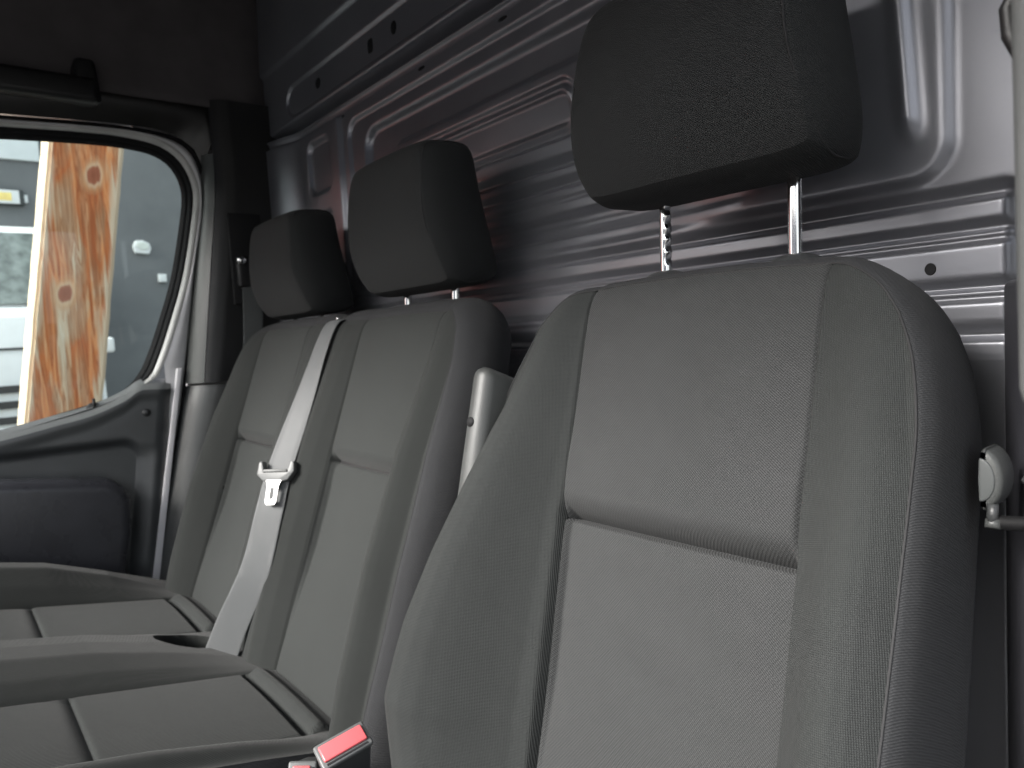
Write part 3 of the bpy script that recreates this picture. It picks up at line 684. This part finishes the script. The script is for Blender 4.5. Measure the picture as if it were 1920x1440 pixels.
# glass
gl = NT('window_glass'); gl.b.inputs['Base Color'].default_value = (0.9, 0.95, 0.93, 1)
tr = gl.n('ShaderNodeBsdfTransparent'); tr.inputs[0].default_value = (0.90, 0.96, 0.95, 1); gy = gl.n('ShaderNodeBsdfGlossy'); gy.inputs['Roughness'].default_value = 0.02
fr = gl.n('ShaderNodeFresnel'); fr.inputs[0].default_value = 1.45; mxs = gl.n('ShaderNodeMixShader')
gl.l(gl.math('MULTIPLY', fr.outputs[0], 0.7), mxs.inputs[0]); gl.l(tr.outputs[0], mxs.inputs[1]); gl.l(gy.outputs[0], mxs.inputs[2])
out = [n for n in gl.t.nodes if n.type == 'OUTPUT_MATERIAL'][0]; gl.l(mxs.outputs[0], out.inputs[0])
GG = offs(W0, 0.004)
link('window_glass', mesh('window_glass', [(-0.9635, p[0], p[1]) for p in GG] + [(-0.9675, p[0], p[1]) for p in GG], [tuple(range(len(GG))), tuple(range(2 * len(GG) - 1, len(GG) - 1, -1))] + [(i, (i + 1) % len(GG), len(GG) + (i + 1) % len(GG), len(GG) + i) for i in range(len(GG))]), gl.m, pd, smooth=False)
# painted frame sheet with the window cut out: strip between the trim and the door edge
DE = [(-1.20, 1.36), (-1.0, 1.44), (-0.80, 1.48), (-0.60, 1.498), (-0.445, 1.506), (-0.300, 1.514), (-0.190, 1.514), (-0.115, 1.504), (-0.075, 1.478), (-0.057, 1.430), (-0.056, 1.380), (-0.062, 1.320), (-0.087, 1.207), (-0.110, 1.080), (-0.130, 0.970), (-0.148, 0.877), (-0.170, 0.780)]
# door sheet as (outer edge vs inner edge) strips
inner = [tuple(p) for p in G3]
import bisect
Pouter = resample(spline(DE, 8), 120)
def nearest_inner(p): return min(inner, key=lambda q: (q[0] - p[0]) ** 2 + (q[1] - p[1]) ** 2)
rows = []
for t in np.linspace(0, 1, 7):
    row = []
    for p in Pouter:
        q = nearest_inner((p[0], max(p[1], 0.955))) ; q = (q[0], min(q[1], p[1]) if p[1] < 0.955 else q[1])
        row.append((-0.931 + 0.004 * math.sin(math.pi * t), q[0] * (1 - t) + p[0] * t, q[1] * (1 - t) + p[1] * t))
    rows.append(row)
rows.append([(-0.950, p[0] + 0.002, p[1] + 0.001) for p in Pouter])
link('frame_panel', grid_mesh('frame_panel', rows), M_PAINT, pd)
# painted rear edge of the door below the window
prism('door_edge', [(-0.150, 0.965), (-0.138, 0.965), (-0.262, 0.300), (-0.280, 0.300)], 0, -0.965, -0.920, 0.002, plain('white_edge_paint', (0.75, 0.74, 0.75), 0.35), pd)
prism('outer_skin', [(-1.3, 0.82), (-0.42, 0.865), (-0.30, 0.890), (-0.24, 0.925), (-0.15, 0.93), (-0.27, 0.2), (-1.3, 0.2)], 0, -0.985, -0.966, 0, M_PAINT, pd)
# moulded inner panel
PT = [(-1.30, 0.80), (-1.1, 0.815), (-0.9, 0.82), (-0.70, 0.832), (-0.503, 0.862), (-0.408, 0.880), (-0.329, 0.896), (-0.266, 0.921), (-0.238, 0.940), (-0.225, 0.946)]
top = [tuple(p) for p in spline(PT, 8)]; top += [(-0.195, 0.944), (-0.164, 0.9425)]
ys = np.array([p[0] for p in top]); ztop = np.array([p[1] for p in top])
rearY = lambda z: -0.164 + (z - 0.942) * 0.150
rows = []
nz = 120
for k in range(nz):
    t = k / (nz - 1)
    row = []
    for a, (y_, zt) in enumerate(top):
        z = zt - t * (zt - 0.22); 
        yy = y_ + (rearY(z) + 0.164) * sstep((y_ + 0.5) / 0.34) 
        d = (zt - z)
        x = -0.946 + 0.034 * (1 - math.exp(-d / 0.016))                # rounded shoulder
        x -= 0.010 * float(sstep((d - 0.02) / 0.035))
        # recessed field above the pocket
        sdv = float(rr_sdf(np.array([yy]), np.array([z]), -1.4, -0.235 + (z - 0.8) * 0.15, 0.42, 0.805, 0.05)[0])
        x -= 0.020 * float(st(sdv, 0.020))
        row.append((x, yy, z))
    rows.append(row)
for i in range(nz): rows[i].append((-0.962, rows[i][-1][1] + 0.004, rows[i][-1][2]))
link('sill_highlight', grid_mesh('sill_highlight', rows[:5], flip=True), plain('sill_highlight_grey', (0.20, 0.21, 0.21), 0.35, grain=0.3), pd)  # top rows of the door panel, lighter grey painting in the shoulder's highlight
link('inner_panel', grid_mesh('inner_panel', rows[4:], flip=True), M_DOORP, pd)
# arm rest pocket block
AR = [(-1.25, 0.775), (-0.515, 0.765), (-0.328, 0.737), (-0.297, 0.722), (-0.281, 0.690), (-0.286, 0.610), (-0.310, 0.500), (-0.33, 0.44), (-1.25, 0.44)]
bmx = prism('armrest_pocket', AR, 0, -0.935, -0.858, 0.024, plain('pocket_plastic', (0.036, 0.037, 0.043), 0.28, grain=0.4), pd, seg=5)
tube('lock_pin', [(-0.935, -0.326, 0.884), (-0.935, -0.3262, 0.911)], 0.0032, M_BLACKP, pd, seg=10)
def disc(name, x, y, z, r, mat, parent, th=0.002):
    return tube(name, [(x - 0.004, y, z), (x, y, z), (x + th, y, z)], [r, r, r * 0.93], mat, parent, seg=28)
disc('screw_cap', -0.9225, -0.224, 0.868, 0.0095, M_DARKP, pd, 0.0022)
disc('pin_bezel', -0.938, -0.327, 0.886, 0.016, M_GREYP, pd, 0.001)

# body side sheet beyond the door (so that no daylight leaks)
vb = root('van_side', (-0.97, 0.0, 0.2), 'grey painted body side around the passenger door opening', 'van body')
SE = [(-1.60, 1.32)] + DE[1:] + [(-0.148, 0.877), (-0.245, 0.471), (-0.29, 0.2)]
SP = resample(spline(SE, 6), 140)
rows = [[(-0.945, p[0] + 0.004, p[1] + 0.004) for p in SP], [(-0.932, p[0] + 0.005, p[1] + 0.004) for p in SP], [(-0.930, p[0] + 0.009, p[1] + 0.008) for p in SP], [(-0.955, p[0] + 0.018, p[1] + 0.016) for p in SP]]
link('door_rubber', grid_mesh('door_rubber', rows), M_RUBBER, vb)
prism('body_sheet', [(-0.15, 0.2), (0.20, 0.2), (0.20, 2.05), (-1.7, 2.05), (-1.7, 1.36), (-1.2, 1.38), (-0.80, 1.50), (-0.445, 1.530), (-0.190, 1.535), (-0.08, 1.50), (-0.03, 1.44), (-0.03, 1.35), (-0.12, 0.92)], 0, -1.0, -0.965, 0, M_PAINT, vb)

# ------------------------------------------------------------------ B-pillar trim (far side)
bp_ = root('b_pillar_trim', (-0.9, 0.0, 0.2), 'black pillar trim between the far window and the partition', 'pillar')
EDG = [(-0.050, 1.56), (-0.046, 1.45), (-0.052, 1.36), (-0.080, 1.207), (-0.102, 1.080), (-0.128, 0.925)]
def loft_pillar(name, edge, z0, z1, mat, parent, depth=0.0, part=1):
    """edge: (Y,z) line of the front rounded corner; section turns from the door plane inwards, then runs back"""
    E = np.array(edge); zz = np.linspace(z0, z1, 40); rows = []
    o = np.argsort(E[:, 1]); ye = np.interp(zz, E[o, 1], E[o, 0])
    for z, y0 in zip(zz, ye):
        sec = [(-0.940, y0 - 0.006), (-0.930, y0 - 0.004), (-0.918, y0 + 0.001), (-0.906, y0 + 0.009), (-0.894, y0 + 0.020), (-0.884, y0 + 0.034), (-0.878, y0 + 0.055), (-0.874, 0.10 + depth), (-0.872, 0.14)]
        sec = resample(sec, 40); sec = sec[:9] if part == 0 else sec[8:] if part == 1 else sec
        rows.append([(x + depth, y, z) for x, y in sec])
    return link(name, grid_mesh(name, rows), mat, parent)
loft_pillar('pillar_edge', EDG, 0.927, 1.475, plain('pillar_edge_plastic', (0.085, 0.09, 0.086), 0.34), bp_, part=0)
loft_pillar('upper_trim', [(-0.050, 1.55), (-0.046, 1.45), (-0.050, 1.36), (-0.078, 1.207), (-0.100, 1.080), (-0.126, 0.925)], 0.927, 1.60, M_BLACKP, bp_)
loft_pillar('lower_trim', [(-0.120, 0.93), (-0.138, 0.877), (-0.235, 0.471), (-0.28, 0.2)], 0.2, 0.921, plain('lower_pillar_plastic', (0.07, 0.073, 0.072), 0.4, grain=0.4), bp_, depth=-0.006, part=2)
# belt height adjuster, guide and hanging belt on the pillar
rbox('adjuster_slot', (-0.876, -0.020, 1.110), (-0.868, 0.060, 1.330), 0.003, M_HOLE, bp_)
fb = root('pillar_belt', (-0.86, 0.02, 1.2), 'dark seat belt hanging from its guide on the far pillar', 'seat belt')
ribbon('webbing', [(-0.850, 0.020, 1.215), (-0.848, 0.018, 1.15), (-0.846, 0.012, 1.05), (-0.842, -0.002, 0.93), (-0.84, -0.02, 0.75)], [0.046], 0.0016, M_BELTD, fb, side=[(0.15, 1, 0)])
rbox('guide', (-0.868, -0.012, 1.150), (-0.846, 0.046, 1.225), 0.006, M_BLACKP, fb)
tube('guide_bolt', [(-0.850, -0.004, 1.214), (-0.838, -0.004, 1.214)], [0.011, 0.009], M_CHROME, fb, seg=16)

# ------------------------------------------------------------------ headliner and grab handle
hl = root('headliner', (-0.9, -0.5, 1.6), 'black felt headliner and side lining above the far window', 'headliner')
rows = []
for t in np.linspace(0, 1, 20):
    ztop = 1.583 + t * 0.42
    rows.append([(-0.895 + 0.05 * t * t + 0.0, y, 1.583 + (ztop - 1.583) + 0.004 * math.sin(0) ) for y in np.linspace(-1.7, 0.112, 30)])
lin = link('side_lining', grid_mesh('side_lining', rows), M_HEADL, hl); sm = lin.modifiers.new('t', 'SOLIDIFY'); sm.thickness = 0.006
# cove trim between headliner and window opening
rows = []
Ed = resample([(-1.7, 1.40), (-1.2, 1.455), (-0.80, 1.50), (-0.445, 1.517), (-0.249, 1.527), (-0.150, 1.527), (-0.100, 1.515), (-0.065, 1.490), (-0.048, 1.450)], 120)
for k, t in enumerate(np.linspace(0, 1, 14)):
    row = []
    for p in Ed:
        zt = 1.592; yb = p[0] ; z = p[1] * (1 - t) + zt * t
        y = p[0] + (0.055 * t * sstep((p[0] + 0.16) / 0.08))
        x = -0.932 + 0.034 * math.sin(t * math.pi / 2) ** 1.0 - 0.010 * t
        row.append((x, y, z))
    rows.append(row)
link('window_cove', grid_mesh('window_cove', rows, flip=False), plain('cove_plastic', (0.008, 0.0075, 0.007), 0.3, grain=0.2), hl)
rbox('roof_lining', (-1.0, -1.02, 2.0), (1.05, 0.3, 2.03), 0, M_HEADL, hl)
rbox('side_return', (-0.905, 0.112, 1.583), (-0.86, 0.122, 2.0), 0.002, M_RUBBER, hl)
gh = root('grab_handle', (-0.87, -0.4, 1.58), 'black grab handle above the far window', 'handle')
rbox('mount', (-0.895, -0.322, 1.540), (-0.840, -0.268, 1.630), 0.010, M_BLACKP, gh, shape=lambda c: (c.x, c.y + (0.008 if (c.z > 1.6 and c.y < -0.3) else (-0.008 if c.z > 1.6 else 0)), c.z))
rbox('mount', (-0.895, -0.60, 1.545), (-0.850, -0.555, 1.628), 0.010, M_BLACKP, gh)
rbox('grip', (-0.880, -0.58, 1.538), (-0.832, -0.276, 1.590), 0.012, M_BLACKP, gh, seg=4)

# floor and rear closure, so the cab is shut below and behind
rbox('cab_floor', (-0.96, -1.3, -0.08), (0.95, 0.25, -0.052), 0, M_DARKP); setp(bpy.data.objects['cab_floor'], 'dark cab floor under the seats', 'floor', kind='structure')

# ------------------------------------------------------------------ outside: timber post, dark wall, parked vehicle
def wood():
    k = NT('weathered_timber'); b = k.b; tc = k.n('ShaderNodeTexCoord'); mp = k.n('ShaderNodeMapping'); k.l(tc.outputs['Object'], mp.inputs[0]); mp.inputs['Scale'].default_value = (1, 1, 0.05)
    n1 = k.n('ShaderNodeTexNoise'); n1.inputs['Scale'].default_value = 46; n1.inputs['Detail'].default_value = 6; n1.inputs['Distortion'].default_value = 0.9; k.l(mp.outputs[0], n1.inputs['Vector'])
    mp2 = k.n('ShaderNodeMapping'); k.l(tc.outputs['Object'], mp2.inputs[0]); mp2.inputs['Scale'].default_value = (1, 1, 0.22)
    n2 = k.n('ShaderNodeTexNoise'); n2.inputs['Scale'].default_value = 11; n2.inputs['Detail'].default_value = 5; n2.inputs['Distortion'].default_value = 0.4; k.l(mp2.outputs[0], n2.inputs['Vector'])
    c1 = k.ramp(n2.outputs[0], [(0.34, (0.50, 0.34, 0.22)), (0.45, (0.47, 0.24, 0.12)), (0.52, (0.52, 0.155, 0.045)), (0.60, (0.47, 0.19, 0.08)), (0.74, (0.50, 0.33, 0.21))])
    c2 = k.ramp(n1.outputs[0], [(0.36, (0.7, 0.58, 0.5)), (0.45, (1, 1, 1)), (0.495, (0.66, 0.52, 0.42)), (0.53, (1.0, 1.0, 1.0)), (0.60, (1.25, 1.65, 2.0)), (0.68, (1.0, 1.0, 1.0))])
    m1 = k.n('ShaderNodeMix', data_type='RGBA', blend_type='MULTIPLY'); m1.inputs[0].default_value = 1; k.l(c1, m1.inputs[6]); k.l(c2, m1.inputs[7])
    # pale sapwood along both arrises
    sp = k.n('ShaderNodeSeparateXYZ'); k.l(tc.outputs['Object'], sp.inputs[0])
    yy = k.math('SUBTRACT', sp.outputs[1], k.math('MULTIPLY', k.math('SUBTRACT', sp.outputs[2], 0.8), 0.16))
    ed = k.math('ABSOLUTE', yy); ed = k.math('ADD', ed, k.math('MULTIPLY', k.math('SUBTRACT', n1.outputs[0], 0.5), 0.09))
    e2_ = k.ramp(ed, [(0.098, (0, 0, 0)), (0.116, (1, 1, 1))])
    m2 = k.n('ShaderNodeMix', data_type='RGBA'); k.l(e2_, m2.inputs[0]); k.l(m1.outputs[2], m2.inputs[6]); m2.inputs[7].default_value = (0.60, 0.47, 0.34, 1)
    last = m2.outputs[2]
    for ky, kz, kr in ((0.030, 1.735, 0.026), (-0.035, 1.262, 0.026)):
        dy = k.math('SUBTRACT', yy, ky); dz = k.math('MULTIPLY', k.math('SUBTRACT', sp.outputs[2], kz), 0.65)
        dd = k.math('SQRT', k.math('ADD', k.math('MULTIPLY', dy, dy), k.math('MULTIPLY', dz, dz)))
        dd = k.math('ADD', dd, k.math('MULTIPLY', k.math('SUBTRACT', n1.outputs[0], 0.5), 0.02))
        kc = k.ramp(k.math('DIVIDE', dd, kr * 4), [(0.0, (0.25, 0.07, 0.03)), (0.20, (0.32, 0.10, 0.05)), (0.26, (0.62, 0.43, 0.27)), (0.40, (0.55, 0.30, 0.14)), (0.52, (0.64, 0.46, 0.31))])
        kf = k.ramp(k.math('DIVIDE', dd, kr * 4), [(0.22, (1, 1, 1)), (0.50, (0, 0, 0))])
        mk_ = k.n('ShaderNodeMix', data_type='RGBA'); k.l(kf, mk_.inputs[0]); k.l(last, mk_.inputs[6]); k.l(kc, mk_.inputs[7]); last = mk_.outputs[2]
    k.l(last, b.inputs['Base Color']); b.inputs['Roughness'].default_value = 0.8
    bp = k.n('ShaderNodeBump'); bp.inputs['Strength'].default_value = 0.5; bp.inputs['Distance'].default_value = 0.006; k.l(n1.outputs[0], bp.inputs['Height']); k.l(bp.outputs[0], b.inputs['Normal'])
    return k.m
po = root('timber_post', (-2.55, -0.25, -0.55), 'thick weathered orange timber post outside the far window', 'post')
# front face at X=-2.4; it leans a little in the van's frame
bm = bmesh.new(); hw_ = 0.131
ring0 = [(-2.40, -hw_), (-2.40, hw_), (-2.70, hw_), (-2.70, -hw_)]; rings = []
for z in np.linspace(-0.55, 3.2, 60):
    yc = 0
    rings.append([bm.verts.new((x + random.uniform(-.0015, .0015), y + random.uniform(-.0015, .0015), z)) for x, y in ring0])
for a, b_ in zip(rings, rings[1:]):
    for k in range(4): bm.faces.new((a[k], a[(k + 1) % 4], b_[(k + 1) % 4], b_[k]))
bm.faces.new(rings[-1]); bm.faces.new(rings[0][::-1]); bmesh.ops.recalc_face_normals(bm, faces=bm.faces[:])
ed_ = [e for e in bm.edges if abs(e.verts[0].co.z - e.verts[1].co.z) > 0.01]
bmesh.ops.bevel(bm, geom=ed_, offset=0.012, segments=2, affect='EDGES')
me = bpy.data.meshes.new('shaft'); bm.to_mesh(me); bm.free()
lean = Matrix.Translation((0, -0.208, 0)) @ Matrix(((1, 0, 0, 0), (0, 1, 0.160, -0.8 * 0.160), (0, 0, 1, 0), (0, 0, 0, 1)))
me.transform(Matrix(((1, 0, 0, 0), (0, 1, 0.160, -0.128), (0, 0, 1, 0), (0, 0, 0, 1))))
WOOD = wood()
sh = link('shaft', me, WOOD, po, smooth=False, mtx=Matrix.Translation((0, -0.208, 0)))
WORLD[sh.name] = Matrix.Translation((0, -0.208, 0))
M_KNOT = plain('knot_wood', (0.22, 0.07, 0.03), 0.8)
M_KNOTR = plain('knot_ring_wood', (0.50, 0.27, 0.12), 0.8)
def knot(y, z, r):
    tube('knot', [(-2.405, y, z), (-2.397, y, z), (-2.3955, y, z)], [r, r, r * 0.8], M_KNOT, sh, seg=20)
    tube('knot_ring', [(-2.405, y, z + 0.003), (-2.3985, y, z + 0.003), (-2.398, y, z + 0.003)], [r * 1.9, r * 1.8, r * 1.3], M_KNOTR, sh, seg=24)

wl = root('building', (-7.2, 0, -0.55), 'dark grey building wall across the yard outside the far window', 'building')
kw = NT('dark_siding'); tcw = kw.n('ShaderNodeTexCoord'); spw = kw.n('ShaderNodeSeparateXYZ'); kw.l(tcw.outputs['Object'], spw.inputs[0])
fw = kw.noise(1.6, 6, 0.6); kw.l(kw.ramp(fw, [(0.3, (0.13, 0.133, 0.136)), (0.7, (0.18, 0.183, 0.186))]), kw.b.inputs['Base Color']); kw.b.inputs['Roughness'].default_value = 0.6
sw = kw.math('FRACT', kw.math('MULTIPLY', spw.outputs[2], 6.5)); bw = kw.n('ShaderNodeBump'); bw.inputs['Strength'].default_value = 0.12; bw.inputs['Distance'].default_value = 0.02; kw.l(sw, bw.inputs['Height']); kw.l(bw.outputs[0], kw.b.inputs['Normal'])
rbox('wall', (-7.6, -3.0, -0.55), (-7.0, 9, 5.2), 0, kw.m, wl)
M_WHITE = plain('white_paint', (0.78, 0.78, 0.77), 0.35, var=0.03); M_WHITE2 = plain('white_sign', (0.75, 0.78, 0.78), 0.4, var=0.03)
sg = root('white_panel', (-6.98, -0.3, 2.8), 'blank white rectangular panel high on the dark wall', 'panel')
rbox('panel', (-7.0, -1.3, 2.835), (-6.96, 0.34, 3.75), 0.008, M_WHITE2, sg)
fl = root('floodlight', (-6.95, 0.0, 2.48), 'small white floodlight with yellow lamp on the dark wall', 'lamp')
rbox('housing', (-7.0, -0.16, 2.42), (-6.93, 0.185, 2.56), 0.01, M_GREYP, fl); rbox('reflector', (-6.932, -0.14, 2.43), (-6.92, 0.150, 2.55), 0.006, M_WHITE, fl)
rbox('led', (-6.922, -0.09, 2.455), (-6.916, 0.09, 2.525), 0, plain('yellow_led', (0.95, 0.72, 0.25), 0.4), fl); rbox('bracket', (-6.99, 0.186, 2.45), (-6.95, 0.215, 2.52), 0.003, M_WHITE, fl)
wl1 = root('wall_lamp', (-6.95, 1.12, 2.07), 'oval white bulkhead lamp on the wall right of the post', 'lamp')
prism('lamp_body', [(1.045, 2.09), (1.075, 2.145), (1.14, 2.148), (1.20, 2.12), (1.212, 2.07), (1.19, 2.01), (1.12, 2.015), (1.06, 2.02)], 0, -7.0, -6.95, 0.012, M_WHITE, wl1, smooth=False)
prism('lens', [(1.07, 2.085), (1.09, 2.125), (1.14, 2.13), (1.185, 2.11), (1.19, 2.065), (1.12, 2.05)], 0, -6.95, -6.94, 0.004, plain('lamp_lens', (0.7, 0.72, 0.66), 0.2), wl1, smooth=False)
ob = root('outlet_box', (-6.95, 1.29, 1.79), 'small white square box on the wall near the window edge', 'box')
rbox('box', (-7.0, 1.255, 1.735), (-6.95, 1.33, 1.815), 0.006, M_WHITE, ob)
# parked white van, seen from the front
vn = root('parked_van', (-5.2, -0.5, -0.55), 'white van parked nose-on across the yard, partly behind the timber post', 'van')
Yc = -0.56
def across(name, prof, hw0, mat, tap=1.0, bev=0.02):
    return prism(name, prof, 1, Yc - hw0, Yc + hw0, bev, mat, vn)
across('body', [(-6.9, -0.20), (-4.98, -0.20), (-4.95, 0.35), (-4.98, 0.86), (-5.05, 1.09), (-5.12, 1.33), (-5.32, 1.40), (-5.62, 1.98), (-5.75, 2.04), (-6.9, 2.06)], 0.93, M_WHITE)
GLS = plain('van_glass', (0.16, 0.18, 0.17), 0.08, var=0.4)
def slab(name, y0, y1, zx, th, mat, bev=0.004):
    (x0, z0), (x1, z1) = zx; d = Vector((x1 - x0, 0, z1 - z0)).normalized(); n_ = Vector((d.z, 0, -d.x)) * th
    vs_ = [(x0, y0, z0), (x0, y1, z0), (x1, y1, z1), (x1, y0, z1)]; vs_ += [(v[0] + n_.x, v[1], v[2] + n_.z) for v in vs_]
    return link(name, mesh(name, vs_, [(0, 3, 2, 1), (4, 5, 6, 7), (0, 1, 5, 4), (1, 2, 6, 5), (2, 3, 7, 6), (3, 0, 4, 7)]), mat, vn, smooth=False)
slab('windscreen', Yc - 0.84, Yc + 0.84, ((-5.315, 1.42), (-5.60, 1.965)), 0.012, GLS)
slab('wiper', Yc - 0.5, Yc + 0.1, ((-5.300, 1.45), (-5.310, 1.463)), 0.02, M_BLACKP)
slab('bonnet_gap', Yc - 0.90, Yc + 0.90, ((-5.045, 1.090), (-5.050, 1.104)), 0.006, M_BLACKP)
for k in range(4): slab('grille_slat', Yc - 0.80, Yc + 0.515, ((-4.951, 0.800 - k * 0.105), (-4.956, 0.850 - k * 0.105)), 0.006, M_BLACKP)
for s in (-1, 1):
    rbox('headlight', (-5.0, Yc + s * 0.76 - 0.14, 0.60), (-4.93, Yc + s * 0.76 + 0.14, 0.84), 0.03, plain('lamp_glass', (0.6, 0.62, 0.63), 0.1), vn)
    rbox('mirror', (-5.10, Yc + s * 0.965 - 0.05, 1.04), (-5.0, Yc + s * 0.965 + 0.05, 1.15), 0.02, M_WHITE, vn)
    wh = tube('wheel', [(-5.65, Yc + s * 0.95, -0.20), (-5.65, Yc + s * 0.70, -0.20)], 0.35, M_RUBBER, vn, seg=32)

# ------------------------------------------------------------------ front of the cab (behind the viewer): it shades the seats from below
db = root('dashboard', (0.0, -1.35, 0.6), 'dark dashboard across the front of the cab, facing the seats', 'dashboard')
prism('dash_top', [(-1.75, 0.2), (-1.10, 0.2), (-1.06, 0.55), (-1.10, 0.86), (-1.25, 0.93), (-1.75, 0.95)], 0, -0.95, 0.95, 0.02, M_DARKP, db)
rbox('firewall', (-0.97, -1.80, -0.08), (0.97, -1.74, 0.95), 0, M_DARKP, db)
dl = root('driver_side_lining', (0.98, -0.4, 1.8), 'black lining above the open doorway on the near side', 'headliner')
rbox('lining', (0.955, -1.25, 1.58), (0.98, 0.12, 2.0), 0, M_HEADL, dl)
rbox('windscreen_header', (-0.96, -1.03, 1.62), (0.96, -0.86, 2.0), 0.03, M_HEADL, bpy.data.objects['headliner'])

# ------------------------------------------------------------------ unseen buildings ahead of the van, added for the partition's reflections
fbd = root('added_grey_building', (0, -9.5, -0.55), 'unseen grey building ahead of the van, added to dim reflections in the partition', 'building')
rbox('wall', (-6.0, -14.2, -0.55), (13.0, -13.4, 4.2), 0, plain('added_grey_wall', (0.22, 0.23, 0.26), 0.8), fbd); rbox('roof', (-6.2, -14.4, 4.203), (13.2, -13.2, 4.35), 0, M_DARKP, fbd)
rbd = root('added_red_building', (-7.2, -7, -0.55), 'unseen red building left of the van, added to redden reflections in the partition', 'building')
rbox('wall', (-7.7, -9.3, -0.55), (-7.05, -3.2, 5.0), 0, plain('added_red_wall', (0.80, 0.22, 0.17), 0.6), rbd); rbox('roof', (-7.9, -9.35, 5.003), (-6.9, -3.1, 5.15), 0, M_DARKP, rbd)  # unseen red wall, guessed from the pink tint in the partition's reflections
